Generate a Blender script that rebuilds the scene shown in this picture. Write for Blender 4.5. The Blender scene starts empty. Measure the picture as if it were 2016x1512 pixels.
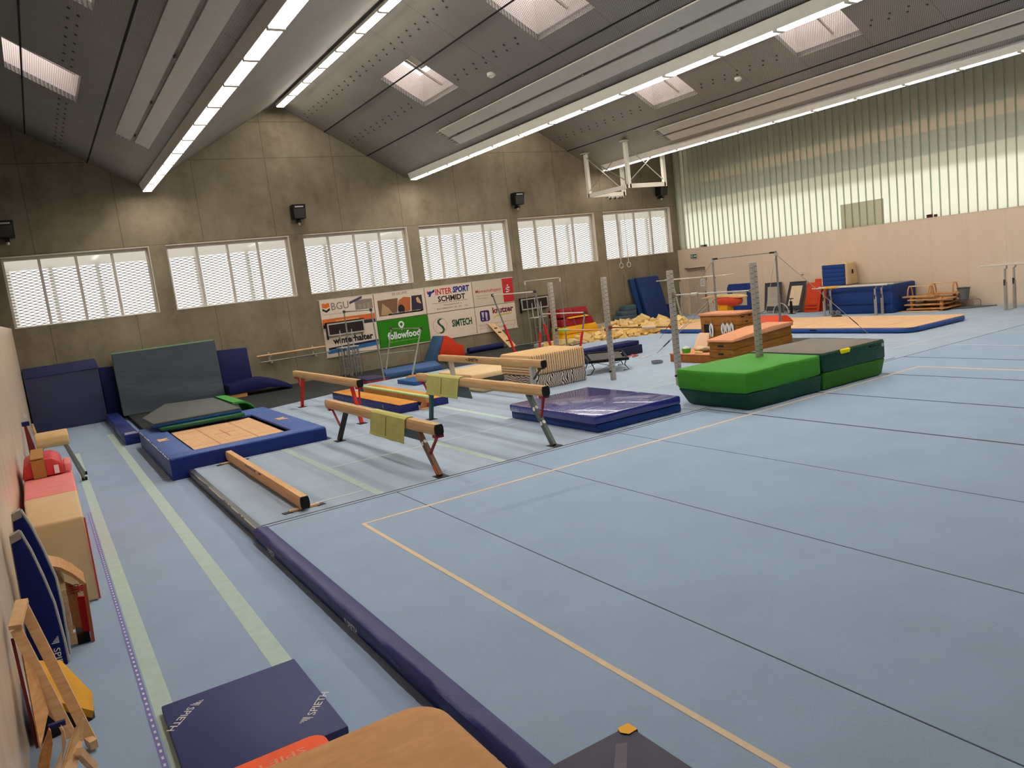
import bpy, bmesh, math, random
from mathutils import Vector, Matrix, noise
random.seed(7)
PI = math.pi
S = bpy.context.scene
C = bpy.context.scene.collection

# ---------------------------------------------------------------- camera, world, exposure
cam_d = bpy.data.cameras.new('camera')
cam = bpy.data.objects.new('camera', cam_d)
C.objects.link(cam)
cam_d.sensor_width = 36.0
cam_d.lens = 27.016
cam_d.clip_start = 0.05
cam_d.clip_end = 300
right = Vector((0.84166882, -0.5267689, -0.1187776))
down = Vector((-0.17352938, -0.05555558, -0.98326046))
fwd = Vector((0.51135227, 0.84819108, -0.13816928))
cm = Matrix.Identity(4)
for i in range(3):
    cm[i][0] = right[i]
    cm[i][1] = -down[i]
    cm[i][2] = -fwd[i]
cm[2][3] = 2.7959
cam.matrix_world = cm
S.camera = cam

w = bpy.data.worlds.new('overcast_sky')
S.world = w
w.use_nodes = True
bg = w.node_tree.nodes['Background']
bg.inputs[0].default_value = (1.0, 0.95, 0.92, 1)
bg.inputs[1].default_value = 1.6
LAMP = 17.0
SKY = 0.70
S.view_settings.view_transform = 'Standard'
S.view_settings.look = 'None'
S.view_settings.exposure = 1.0
S.view_settings.gamma = 1.0
S.view_settings.use_curve_mapping = False
S.cycles.use_denoising = True
S.cycles.max_bounces = 8
S.cycles.transparent_max_bounces = 12
S.cycles.sample_clamp_indirect = 4.0
S.cycles.sample_clamp_direct = 3.0
S.cycles.filter_width = 1.2
S.cycles.caustics_reflective = False
S.cycles.caustics_refractive = True

# ---------------------------------------------------------------- materials
def lin(c):
    return tuple((x / 255 / 12.92) if x / 255 <= 0.04045 else ((x / 255 + 0.055) / 1.055) ** 2.4 for x in c)

class NT:
    def __init__(s, name):
        s.m = bpy.data.materials.new(name)
        s.m.use_nodes = True
        s.t = s.m.node_tree
        s.t.nodes.clear()
        s.out = s.t.nodes.new('ShaderNodeOutputMaterial')
    def n(s, typ, **kw):
        nd = s.t.nodes.new(typ)
        for k, v in kw.items():
            setattr(nd, k, v)
        return nd
    def put(s, sock, v):
        if isinstance(v, bpy.types.NodeSocket):
            s.t.links.new(v, sock)
        else:
            if hasattr(sock, 'default_value'):
                if not isinstance(v, (int, float)) and len(v) == 3 and len(sock.default_value) == 4:
                    v = (*v, 1)
                sock.default_value = v
    def math(s, op, a, b=0.0, c=0.0):
        nd = s.n('ShaderNodeMath', operation=op)
        s.put(nd.inputs[0], a); s.put(nd.inputs[1], b); s.put(nd.inputs[2], c)
        return nd.outputs[0]
    def mix(s, f, a, b):
        nd = s.n('ShaderNodeMix', data_type='RGBA')
        s.put(nd.inputs[0], f); s.put(nd.inputs[6], a); s.put(nd.inputs[7], b)
        return nd.outputs[2]
    def pos(s):
        g = s.n('ShaderNodeNewGeometry')
        sp = s.n('ShaderNodeSeparateXYZ')
        s.t.links.new(g.outputs['Position'], sp.inputs[0])
        return g.outputs['Position'], sp.outputs[0], sp.outputs[1], sp.outputs[2]
    def obj(s):
        g = s.n('ShaderNodeTexCoord')
        sp = s.n('ShaderNodeSeparateXYZ')
        s.t.links.new(g.outputs['Object'], sp.inputs[0])
        return g.outputs['Object'], sp.outputs[0], sp.outputs[1], sp.outputs[2]
    def noise(s, vec, scale, detail=3.0, rough=0.55, stretch=None):
        if stretch:
            mp = s.n('ShaderNodeMapping')
            s.t.links.new(vec, mp.inputs[0])
            mp.inputs[3].default_value = stretch
            vec = mp.outputs[0]
        nd = s.n('ShaderNodeTexNoise')
        s.t.links.new(vec, nd.inputs['Vector'])
        nd.inputs['Scale'].default_value = scale
        nd.inputs['Detail'].default_value = detail
        nd.inputs['Roughness'].default_value = rough
        return nd.outputs[0]
    def ramp(s, f, stops):
        nd = s.n('ShaderNodeValToRGB')
        s.put(nd.inputs[0], f)
        el = nd.color_ramp.elements
        while len(el) < len(stops):
            el.new(0.5)
        for e, (p, c) in zip(el, stops):
            e.position = p
            e.color = (*c, 1) if len(c) == 3 else c
        return nd.outputs[0]
    def bump(s, h, dist=0.01, strength=0.5):
        nd = s.n('ShaderNodeBump')
        s.put(nd.inputs['Height'], h)
        nd.inputs['Distance'].default_value = dist
        nd.inputs['Strength'].default_value = strength
        return nd.outputs[0]
    def bsdf(s, col, rough=0.6, metal=0.0, spec=0.5, normal=None, coat=0.0, sheen=0.0):
        b = s.n('ShaderNodeBsdfPrincipled')
        s.put(b.inputs['Base Color'], col)
        s.put(b.inputs['Roughness'], rough)
        b.inputs['Metallic'].default_value = metal
        b.inputs['Specular IOR Level'].default_value = spec
        b.inputs['Coat Weight'].default_value = coat
        b.inputs['Sheen Weight'].default_value = sheen
        if normal is not None:
            s.put(b.inputs['Normal'], normal)
        s.t.links.new(b.outputs[0], s.out.inputs[0])
        return b

def mat(name, rgb, rough=0.6, var=0.08, vscale=6.0, bump=0.0, bscale=60.0, metal=0.0, spec=0.22, stretch=None, coat=0.0):
    k = NT(name)
    v, x, y, z = k.obj()
    c = lin(rgb)
    nz = k.noise(v, vscale, 4, 0.6, stretch)
    col = k.ramp(nz, [(0.3, tuple(a * (1 - var) for a in c)), (0.7, tuple(min(1, a * (1 + var)) for a in c))])
    nrm = None
    if bump:
        nrm = k.bump(k.noise(v, bscale, 3, 0.6, stretch), bump, 0.6)
    k.bsdf(col, rough, metal, spec, nrm, coat)
    return k.m

def wood(name, a, b, scale=3.0, stretch=(8, 1, 8), rough=0.45, coat=0.0):
    k = NT(name)
    v, x, y, z = k.obj()
    nz = k.noise(v, scale, 6, 0.65, stretch)
    col = k.ramp(nz, [(0.3, lin(a)), (0.7, lin(b))])
    k.bsdf(col, rough, 0, 0.18, k.bump(nz, 0.002, 0.3), coat)
    return k.m

def emis(name, rgb, strength):
    k = NT(name)
    e = k.n('ShaderNodeEmission')
    e.inputs[0].default_value = (*lin(rgb), 1)
    e.inputs[1].default_value = strength
    k.t.links.new(e.outputs[0], k.out.inputs[0])
    return k.m

# ---------------------------------------------------------------- geometry helpers
class MB:
    def __init__(s):
        s.v = []; s.f = []
    def add(s, vs, fs):
        o = len(s.v)
        s.v += [Vector(p) for p in vs]
        s.f += [tuple(i + o for i in f) for f in fs]
        return s
    def box(s, x0, x1, y0, y1, z0, z1):
        return s.add([(x0, y0, z0), (x1, y0, z0), (x1, y1, z0), (x0, y1, z0), (x0, y0, z1), (x1, y0, z1), (x1, y1, z1), (x0, y1, z1)],
                     [(0, 3, 2, 1), (4, 5, 6, 7), (0, 1, 5, 4), (1, 2, 6, 5), (2, 3, 7, 6), (3, 0, 4, 7)])
    def hexa(s, p):
        return s.add(p, [(0, 3, 2, 1), (4, 5, 6, 7), (0, 1, 5, 4), (1, 2, 6, 5), (2, 3, 7, 6), (3, 0, 4, 7)])
    def slab(s, quad, t):
        """four corners of the front face, thickness vector"""
        q = [Vector(a) for a in quad]; t = Vector(t)
        return s.hexa(q + [a + t for a in q])
    def obox(s, c, size, rz=0.0, rx=0.0, ry=0.0):
        m = Matrix.Rotation(rz, 3, 'Z') @ Matrix.Rotation(ry, 3, 'Y') @ Matrix.Rotation(rx, 3, 'X')
        a, b, d = (k / 2 for k in size)
        return s.hexa([Vector(c) + m @ Vector(p) for p in [(-a, -b, -d), (a, -b, -d), (a, b, -d), (-a, b, -d), (-a, -b, d), (a, -b, d), (a, b, d), (-a, b, d)]])
    def bar(s, p, q, w, h=None, up=(0, 0, 1)):
        p, q = Vector(p), Vector(q); h = h or w
        d = (q - p).normalized(); u = Vector(up)
        if abs(d.dot(u)) > 0.98:
            u = Vector((1, 0, 0))
        r = d.cross(u).normalized(); u = r.cross(d)
        a = [(-1, -1), (1, -1), (1, 1), (-1, 1)]
        return s.add([e + r * (i * w / 2) + u * (j * h / 2) for e in (p, q) for i, j in a],
                     [(0, 3, 2, 1), (4, 5, 6, 7), (0, 1, 5, 4), (1, 2, 6, 5), (2, 3, 7, 6), (3, 0, 4, 7)])
    def tube(s, pts, r, n=8, closed=False, radii=None):
        P = [Vector(p) for p in pts]; m = len(P); rings = []; u = None
        for i, p in enumerate(P):
            if closed:
                d = P[(i + 1) % m] - P[i - 1]
            else:
                d = P[min(i + 1, m - 1)] - P[max(i - 1, 0)]
            d.normalize()
            if u is None:
                u = Vector((0, 0, 1)) if abs(d.z) < 0.9 else Vector((1, 0, 0))
            u = (u - d * u.dot(d)).normalized()
            v = d.cross(u)
            rr = radii[i] if radii else r
            rings.append([p + (u * math.cos(2 * PI * k / n) + v * math.sin(2 * PI * k / n)) * rr for k in range(n)])
        vs = [q for ring in rings for q in ring]; fs = []
        for i in range(m if closed else m - 1):
            j = (i + 1) % m
            for k in range(n):
                l = (k + 1) % n
                fs.append((i * n + k, i * n + l, j * n + l, j * n + k))
        if not closed:
            fs.append(tuple(range(n - 1, -1, -1))); fs.append(tuple((m - 1) * n + k for k in range(n)))
        return s.add(vs, fs)
    def cyl(s, p, q, r, n=12, r2=None):
        return s.tube([p, q], r, n, radii=[r, r if r2 is None else r2])
    def prism(s, poly, axis, a0, a1):
        """poly in the plane normal to axis: 'x'->(y,z) 'y'->(x,z) 'z'->(x,y)"""
        def pt(u, v, a):
            return {'x': (a, u, v), 'y': (u, a, v), 'z': (u, v, a)}[axis]
        n = len(poly)
        return s.add([pt(u, v, a) for a in (a0, a1) for u, v in poly],
                     [tuple(range(n - 1, -1, -1)), tuple(range(n, 2 * n))] + [(i, (i + 1) % n, n + (i + 1) % n, n + i) for i in range(n)])
    def lathe(s, prof, c, n=20):
        c = Vector(c); m = len(prof)
        vs = [c + Vector((r * math.cos(2 * PI * k / n), r * math.sin(2 * PI * k / n), z)) for r, z in prof for k in range(n)]
        fs = [(i * n + k, i * n + (k + 1) % n, (i + 1) * n + (k + 1) % n, (i + 1) * n + k) for i in range(m - 1) for k in range(n)]
        fs += [tuple(range(n - 1, -1, -1)), tuple((m - 1) * n + k for k in range(n))]
        return s.add(vs, fs)
    def ball(s, c, r, n=10, sc=(1, 1, 1)):
        prof = [(max(0.001, math.sin(PI * i / n)) * r, -math.cos(PI * i / n) * r) for i in range(n + 1)]
        o = len(s.v); s.lathe(prof, (0, 0, 0), 2 * n)
        for i in range(o, len(s.v)):
            p = s.v[i]; s.v[i] = Vector(c) + Vector((p.x * sc[0], p.y * sc[1], p.z * sc[2]))
        return s
    def quad(s, a, b, c, d):
        return s.add([a, b, c, d], [(0, 1, 2, 3)])

BASE = {}
def tag(o, label=None, cat=None, group=None, kind=None):
    if label: o['label'] = label
    if cat: o['category'] = cat
    if group: o['group'] = group
    if kind: o['kind'] = kind
    return o

def thing(name, label, cat, loc=(0, 0, 0), group=None):
    o = bpy.data.objects.new(name, None); C.objects.link(o)
    o.location = loc; o.empty_display_size = 0.2
    BASE[o.name] = Vector(loc)
    return tag(o, label, cat, group)

def ob(name, mb, m, parent=None, bevel=0.0, seg=2, smooth=False, sub=0, wob=0.0, wobs=2.0, label=None, cut=0):
    """link the collected shapes as ONE mesh object, vertices relative to its thing"""
    base = BASE.get(parent.name, Vector()) if parent else None
    me = bpy.data.meshes.new(name)
    if parent is None:
        xs = [p.x for p in mb.v]; ys = [p.y for p in mb.v]; zs = [p.z for p in mb.v]
        base = Vector(((min(xs) + max(xs)) / 2, (min(ys) + max(ys)) / 2, min(zs)))
    me.from_pydata([p - base for p in mb.v], [], mb.f)
    bm = bmesh.new(); bm.from_mesh(me)
    bmesh.ops.recalc_face_normals(bm, faces=bm.faces)
    if bevel:
        bmesh.ops.bevel(bm, geom=list(bm.edges), offset=bevel, segments=seg, profile=0.5, affect='EDGES', clamp_overlap=True)
    if cut:
        bmesh.ops.subdivide_edges(bm, edges=list(bm.edges), cuts=cut, use_grid_fill=True)
    if wob:
        for vt in bm.verts:
            p = vt.co + base
            d = noise.noise_vector(p * wobs) + noise.noise_vector(p * wobs * 2.7) * 0.5
            vt.co += d * wob
    for f in bm.faces:
        f.smooth = smooth or bool(bevel)
    bm.to_mesh(me); bm.free()
    me.materials.append(m)
    o = bpy.data.objects.new(name, me); C.objects.link(o)
    if (smooth or bevel) and not wob:
        try:
            me.set_sharp_from_angle(angle=math.radians(40))
        except Exception:
            pass
    if parent:
        o.parent = parent
        BASE[o.name] = base
    else:
        o.location = base
        BASE[o.name] = base
    if label: o['label'] = label
    return o

def single(name, label, cat, mb, m, group=None, **kw):
    return tag(ob(name, mb, m, None, **kw), label, cat, group)

def struct(name, mb, m, **kw):
    return tag(ob(name, mb, m, None, **kw), kind='structure')

def copy_tree(o, parent=None):
    c = o.copy(); C.objects.link(c)
    if parent: c.parent = parent
    for ch in o.children:
        copy_tree(ch, c)
    return c

# lettering as real thin meshes
_tc = {}
def text_geo(s, bold):
    k = (s, bold)
    if k not in _tc:
        cu = bpy.data.curves.new('lettering', 'FONT'); cu.body = s
        cu.size = 1.0; cu.offset = bold; cu.resolution_u = 2; cu.extrude = 0.0
        o = bpy.data.objects.new('lettering', cu); C.objects.link(o)
        dg = bpy.context.evaluated_depsgraph_get()
        me = bpy.data.meshes.new_from_object(o.evaluated_get(dg))
        vs = [v.co.copy() for v in me.vertices]; fs = [tuple(p.vertices) for p in me.polygons]
        bpy.data.objects.remove(o); bpy.data.curves.remove(cu); bpy.data.meshes.remove(me)
        x0 = min(v.x for v in vs); x1 = max(v.x for v in vs); y0 = min(v.y for v in vs); y1 = max(v.y for v in vs)
        _tc[k] = ([((v.x - x0) / (x1 - x0), (v.y - y0) / (y1 - y0)) for v in vs], fs)
    return _tc[k]
def lettering(mb, s, org, rt, up, wd, ht, bold=0.0, slant=0.0):
    """text filling a wd x ht rectangle whose lower left corner is org"""
    vs, fs = text_geo(s, bold)
    org, rt, up = Vector(org), Vector(rt).normalized(), Vector(up).normalized()
    return mb.add([org + rt * (x * wd + slant * y * ht) + up * (y * ht) for x, y in vs], fs)
def flat(mb, org, rt, up, polys):
    """flat printed shapes, polygons in metres in the plane (rt, up) at org"""
    org, rt, up = Vector(org), Vector(rt).normalized(), Vector(up).normalized()
    for p in polys:
        mb.add([org + rt * x + up * y for x, y in p], [tuple(range(len(p)))])
    return mb
def maker_mark(mb, org, rt, up, h, w=None):
    """a fan of five slanted bars narrowing downwards"""
    w = w or h
    polys = []
    for i in range(5):
        x = w * (i * 0.2); t = h * (i + 1) / 5
        polys.append([(x, h - t), (x + w * 0.12, h - t), (x + w * 0.12 + w * .05, h), (x + w * .05, h)])
    return flat(mb, org, rt, up, polys)

# ================================================================ the hall
YB, XR, XL = 27.1, 26.31, -0.55
RID = [-0.85, 8.25, 17.35]; ZR, ZV = 9.55, 6.9
SL = (ZR - ZV) / 4.55

# --- materials of the shell
def m_carpet(name, rgb, bands=False):
    k = NT(name); v, x, y, z = k.pos()
    a = k.noise(v, 60.0, 4, 0.7); b = k.noise(v, 1.1, 4, 0.6); d = k.noise(v, 240.0, 2, 0.6)
    f = k.math('MULTIPLY_ADD', a, 0.35, k.math('MULTIPLY_ADD', b, 0.35, k.math('MULTIPLY', d, 0.3)))
    c = lin(rgb)
    col = k.ramp(f, [(0.3, tuple(q * 0.82 for q in c)), (0.7, tuple(q * 1.17 for q in c))])
    if bands:
        s = k.math('SINE', k.math('MULTIPLY', k.math('ADD', x, k.math('MULTIPLY', k.noise(v, 0.5, 2, 0.5), 0.15)), 13.0))
        s = k.math('MULTIPLY', k.math('MAXIMUM', s, 0.0), k.math('MULTIPLY', k.math('SUBTRACT', k.noise(v, 0.9, 2, 0.5, (2.5, 0.3, 1)), 0.30), k.math('MULTIPLY', k.math('LESS_THAN', x, 9.2), 2.0)))
        col = k.mix(s, col, tuple(q * 0.62 for q in c))
    b_ = k.bsdf(col, 0.95, 0, 0.1, k.bump(a, 0.003, 0.4), 0, .12)
    b_.inputs['Sheen Roughness'].default_value = .55
    b_.inputs['Sheen Tint'].default_value = (1, .98, .95, 1)
    return k.m
MC_aisle = m_carpet('aisle carpet', (144, 166, 194))
MC_spring = m_carpet('spring floor carpet', (142, 163, 188))
MC_platform = m_carpet('platform carpet', (154, 171, 192), True)
M_rubber = mat('black rubber sheet', (46, 49, 50), 0.75, 0.2, 1.5, 0.02, 2.0)

def m_concrete():
    k = NT('board marked concrete'); v, x, y, z = k.pos()
    a = k.noise(v, 0.55, 7, 0.68); b = k.noise(v, 5.0, 5, 0.7); d = k.noise(v, 1.6, 4, 0.6, (1, 1, 0.35))
    f = k.math('MULTIPLY_ADD', a, 0.6, k.math('MULTIPLY_ADD', b, 0.15, k.math('MULTIPLY', d, 0.25)))
    col = k.ramp(f, [(0.33, lin((98, 88, 70))), (0.5, lin((126, 116, 97))), (0.68, lin((146, 136, 116)))])
    def line(val, off, step, wd):
        q = k.math('ABSOLUTE', k.math('SUBTRACT', k.math('FRACT', k.math('DIVIDE', k.math('SUBTRACT', val, off), step)), 0.5))
        return k.math('LESS_THAN', k.math('MULTIPLY', q, step), wd)
    j = line(x, 0.42 - 1.2, 2.4, 0.014)
    h1 = k.math('LESS_THAN', k.math('ABSOLUTE', k.math('SUBTRACT', z, 7.75)), 0.014)
    h2 = k.math('LESS_THAN', k.math('ABSOLUTE', k.math('SUBTRACT', z, 8.95)), 0.014)
    h3 = k.math('LESS_THAN', k.math('ABSOLUTE', k.math('SUBTRACT', z, 5.13)), 0.010)
    j = k.math('MAXIMUM', k.math('MAXIMUM', j, h1), k.math('MAXIMUM', h2, h3))
    # tie holes
    u = k.math('SUBTRACT', k.math('FRACT', k.math('DIVIDE', k.math('ADD', x, 0.2), 1.2)), 0.5)
    t = k.math('SUBTRACT', k.math('FRACT', k.math('DIVIDE', k.math('ADD', z, 0.45), 1.3)), 0.5)
    rr = k.math('SQRT', k.math('ADD', k.math('POWER', k.math('MULTIPLY', u, 1.2), 2.0), k.math('POWER', k.math('MULTIPLY', t, 1.3), 2.0)))
    hole = k.math('MULTIPLY', k.math('LESS_THAN', rr, 0.022), 0.6)
    m = k.math('MAXIMUM', j, hole)
    col = k.mix(k.math('MULTIPLY', m, 0.42), col, lin((62, 52, 40)))
    k.bsdf(col, 0.8, 0, 0.3, k.bump(k.math('SUBTRACT', b, m), 0.01, 0.4))
    return k.m
M_conc = m_concrete()

def m_panel(nm='pale lacquered wall panel', amt=1.0):
    k = NT(nm); v, x, y, z = k.pos()
    st = k.noise(v, 2.2, 5, 0.6, (1, 1.2, 0.25)); sm = k.noise(v, 14.0, 4, 0.6, (1, 1, 0.2))
    f = k.math('MULTIPLY_ADD', st, 0.7, k.math('MULTIPLY', sm, 0.3))
    col = k.ramp(f, [(0.3, lin(tuple(b_ - (b_ - a_) * amt for a_, b_ in zip((196, 174, 152), (214, 194, 173))))), (0.55, lin((214, 194, 173)))])
    q = k.math('ABSOLUTE', k.math('SUBTRACT', k.math('FRACT', k.math('DIVIDE', y, 1.2)), 0.5))
    j = k.math('LESS_THAN', q, 0.005)
    col = k.mix(k.math('MULTIPLY', j, 0.35 * max(.4, amt)), col, lin((110, 95, 80)))
    k.bsdf(col, 0.32, 0, 0.45, k.bump(sm, 0.002, 0.2))
    return k.m
M_panel = m_panel()
M_panelr = m_panel('smooth beige wall panel', .3)

def m_roof():
    k = NT('perforated metal ceiling'); v, x, y, z = k.pos()
    a = k.noise(v, 0.35, 3, 0.6)
    sx = k.math('SINE', k.math('MULTIPLY', x, 2 * PI / 0.075)); sy = k.math('SINE', k.math('MULTIPLY', y, 2 * PI / 0.055))
    dots = k.math('GREATER_THAN', k.math('MULTIPLY', sx, sy), 0.12)
    base = k.ramp(a, [(0.3, lin((148, 143, 136))), (0.7, lin((166, 160, 152)))])
    col = k.mix(k.math('MULTIPLY', dots, 0.6), base, lin((30, 29, 28)))
    q = k.math('ABSOLUTE', k.math('SUBTRACT', k.math('FRACT', k.math('DIVIDE', y, 2.0)), 0.5))
    j = k.math('LESS_THAN', q, 0.004)
    col = k.mix(k.math('MULTIPLY', j, 0.5), col, lin((40, 38, 36)))
    k.bsdf(col, 0.5, 0.1, 0.4)
    return k.m
M_roof = m_roof()
M_white = mat('white lacquer', (226, 222, 212), 0.45, 0.03)
M_offw = mat('off white board', (205, 196, 182), 0.5, 0.04)
M_lgrey = mat('light grey paint', (176, 172, 164), 0.45, 0.05)
M_grey = mat('grey paint', (128, 124, 118), 0.45, 0.06)
M_dgrey = mat('dark grey paint', (62, 60, 58), 0.5, 0.08)
M_black = mat('black plastic', (22, 21, 22), 0.45, 0.1)
M_alu = mat('brushed aluminium', (170, 168, 164), 0.38, 0.06, 20, metal=0.75)
M_steel = mat('galvanised steel tube', (142, 140, 136), 0.4, 0.1, 12, metal=0.6)
M_chrome = mat('bright steel bar', (205, 200, 192), 0.25, 0.05, metal=0.85)
M_frame = mat('grey window frame', (188, 178, 168), 0.5, 0.04)  # tone lightened to include bloom from the bright panes
M_tape = mat('pale green floor tape', (184, 206, 200), 0.85, 0.06, 8)
M_tape2 = mat('pale grey floor seam', (182, 196, 200), 0.9, 0.05, 8)
M_seam = mat('dark carpet seam', (72, 80, 88), 0.95, 0.1)
M_cream = mat('cream border line', (236, 212, 184), 0.8, 0.04)

# --- floors
fl_ = MB().box(-6, 27, -7, YB + .3, -0.4, -0.15)
struct('floor', fl_, MC_aisle)
pit = [(17.6, 27.09), (17.6, 23.15), (19.6, 21.95), (23.9, 21.95), (23.9, 27.09)]
struct('floor_spring', MB().box(1.99, XR, -7, 9.93, -0.149, 0.0), MC_spring)
out = [(1.99, 9.93), (26.31, 9.93), (26.31, 27.09), (23.9, 27.09), (23.9, 21.95), (19.6, 21.95), (17.6, 23.0), (8.4, 22.95), (7.2, 22.1), (4.7, 21.3), (4.7, 15.02), (1.99, 15.02)]
struct('floor_platform', MB().prism(out, 'z', -0.149, -0.001), MC_platform)
struct('floor_rubber', MB().prism([(1.99, 20.1), (4.7, 21.32), (7.2, 22.12), (8.4, 22.97), (17.58, 23.02), (17.58, 27.09), (1.99, 27.09)], 'z', -0.149, -0.03), M_rubber, cut=0)

# edge paddings of the raised floor
M_navy = mat('navy vinyl', (38, 42, 104), 0.42, 0.12, 4, 0.004, 18)
M_navyd = mat('dark navy vinyl', (27, 31, 82), 0.4, 0.12, 4, 0.004, 18)
M_print = mat('white print', (226, 226, 226), 0.7, 0.02)
def m_worn():
    k = NT('worn black edge with silver tape'); v, x, y, z = k.pos()
    n = k.noise(v, 9.0, 4, 0.6, (1, 0.3, 1))
    lip = k.math('MULTIPLY', k.math('GREATER_THAN', k.math('ADD', z, k.math('MULTIPLY', n, 0.012)), 0.004), k.math('GREATER_THAN', n, 0.5))
    lip = k.math('MULTIPLY', lip, k.math('LESS_THAN', x, 1.957))
    col = k.mix(lip, lin((56, 62, 68)), lin((196, 196, 198)))
    k.bsdf(col, 0.35, 0, 0.6, k.bump(n, 0.01, 0.5))
    return k.m
e = thing('edge_padding', 'long navy padded edge strip with white lettering along the raised blue floor', 'edge padding', (1.97, 3.0, -0.15))
pr = [(1.93, -0.15), (1.90, -0.03), (1.92, 0.01), (1.97, 0.03), (2.08, 0.012), (2.08, 0.0), (1.985, 0.0), (1.985, -0.15)]
mb = MB(); N = 60
for i in range(N + 1):
    yy = -7 + 16.93 * i / N
    for j, (px, pz) in enumerate(pr):
        d = 0.012 * noise.noise(Vector((0, yy * 1.7, j * .4))) if j in (1, 2, 3) else 0
        mb.v.append(Vector((px + d, yy, pz + d * .6)))
n8 = len(pr)
mb.f = [(i * n8 + j, i * n8 + (j + 1) % n8, (i + 1) * n8 + (j + 1) % n8, (i + 1) * n8 + j) for i in range(N) for j in range(n8)] + [tuple(range(n8 - 1, -1, -1)), tuple(N * n8 + j for j in range(n8))]
ob('padding', mb, M_navy, e, smooth=True)
for y in (9.25, 6.55, 3.9):
    t = MB(); maker_mark(t, (1.893, y, -0.10), (0, -1, 0), (0.1, 0, 1), .055, .06)
    lettering(t, 'SPIETH', (1.893, y - .085, -0.10), (0, -1, 0), (0.1, 0, 1), .24, .055, .01)
    ob('lettering', t, M_print, e)
e2 = MB()
pr2 = [(1.95, -0.149), (1.93, -0.02), (1.955, 0.006), (2.03, 0.006), (2.03, 0.0), (1.985, 0.0), (1.985, -0.149)]
e2.prism(pr2, 'y', 9.95, 15.0)
single('edge_strip', 'worn dark edge strip with peeling silver tape beside the low wooden beam', 'edge strip', e2, m_worn())

# tape and seams on the carpets
def strip(name, x0, x1, y0, y1, m, z=0.0015, k=None):
    struct(name, MB().box(x0, x1, y0, y1, z - 0.004, z), m)
strip('floor_border_line', 2.985, 15.06, 8.90, 8.95, M_cream, .003)
strip('floor_border_line', 2.985, 3.035, -3.1, 8.90, M_cream, .003)
strip('floor_border_line', 15.01, 15.06, -3.1, 8.90, M_cream, .003)
for x in (3.9, 5.9, 7.93, 10.02, 12.03, 14.1, 16.15, 18.0, 20.05, 21.95, 23.1):
    wd = .006 if x < 9 else .02 if x < 17 else .03
    strip('floor_seam', x - wd, x + wd, -7, 9.93, M_seam if x < 17 or x > 21 else M_tape2)
strip('floor_seam', 2.03, 26.3, 9.925, 9.94, M_seam, .003)
strip('floor_seam', 2.03, 16.0, 10.03, 10.05, M_seam, .003)
for x, y0, y1 in ((3.71, 10.06, 15.75), (5.75, 10.06, 12.7), (7.68, 13.0, 22.0)):
    strip('floor_tape', x - .065, x + .065, max(y0, 10.06), min(y1, 15.0) if x < 4.7 else y1, M_tape)
for y, x0, x1 in ((14.78, 2.95, 8.0), (12.43, 3.8, 7.6), (10.48, 2.9, 3.62), (17.6, 4.8, 10.6), (20.2, 4.8, 9)):
    strip('floor_tape', x0, x1, y - .03, y + .03, M_tape2, .002)
for y, x0, x1 in ((10.85, 11.7, 20.05), (12.2, 18.6, 26.2), (13.2, 8.2, 19.6), (12.75, 8.2, 19.6), (16.6, 12.6, 17), (19.0, 12.0, 19.6)):
    strip('floor_tape', x0, x1, y - .03, y + .03, M_tape2, .0022)
for x in (9.95, 13.0, 18.0, 20.05, 20.8):
    strip('floor_tape', x - .03, x + .03, 10.06, 12.0 if x > 19 else 15.0 if x > 16 else 14.5, M_tape2, .0018)
for x, wd in ((.335, .07), (1.26, .085)):
    struct('floor_tape', MB().box(x - wd, x + wd, -6, 23.5 if x > 1 else 21, -0.155, -0.1485), M_tape)
struct('floor_tape', MB().box(1.35, 1.7, 15.44, 15.49, -0.155, -0.148), M_tape2)
# two wrinkles in the carpet
for p, q_, h_ in (((4.05, 8.0), (5.86, 7.95), .028), ((3.95, 9.17), (5.3, 9.3), .02)):
    mb = MB(); n_ = 24
    for i in range(n_ + 1):
        u = i / n_; e_ = math.sin(PI * u) ** .5 if 0 < u < 1 else 0
        for j in range(7):
            t_ = j / 6 - .5
            mb.v.append(Vector((p[0] + (q_[0] - p[0]) * u, p[1] + (q_[1] - p[1]) * u + t_ * .2, -.002 + h_ * e_ * math.cos(PI * t_) ** 2 + .0025)))
    mb.f = [(i * 7 + j, i * 7 + j + 1, i * 7 + j + 8, i * 7 + j + 7) for i in range(n_) for j in range(6)]
    struct('floor_wrinkle', mb, MC_spring, smooth=True)
# measuring strip of the run-up
k = NT('lilac measuring strip'); v, x, y, z = k.pos()
fr = k.math('ABSOLUTE', k.math('SUBTRACT', k.math('FRACT', k.math('DIVIDE', y, 0.1)), 0.5))
mk_ = k.math('MULTIPLY', k.math('LESS_THAN', fr, 0.2), k.math('LESS_THAN', k.math('ABSOLUTE', k.math('SUBTRACT', x, 0.232)), 0.008))
k.bsdf(k.mix(mk_, lin((112, 112, 176)), lin((225, 225, 235))), 0.7)
single('measuring_tape', 'lilac run-up measuring strip with white marks stuck along the left aisle', 'measuring tape', MB().box(.212, .252, -2, 14.0, -0.153, -0.1475), k.m)

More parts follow.
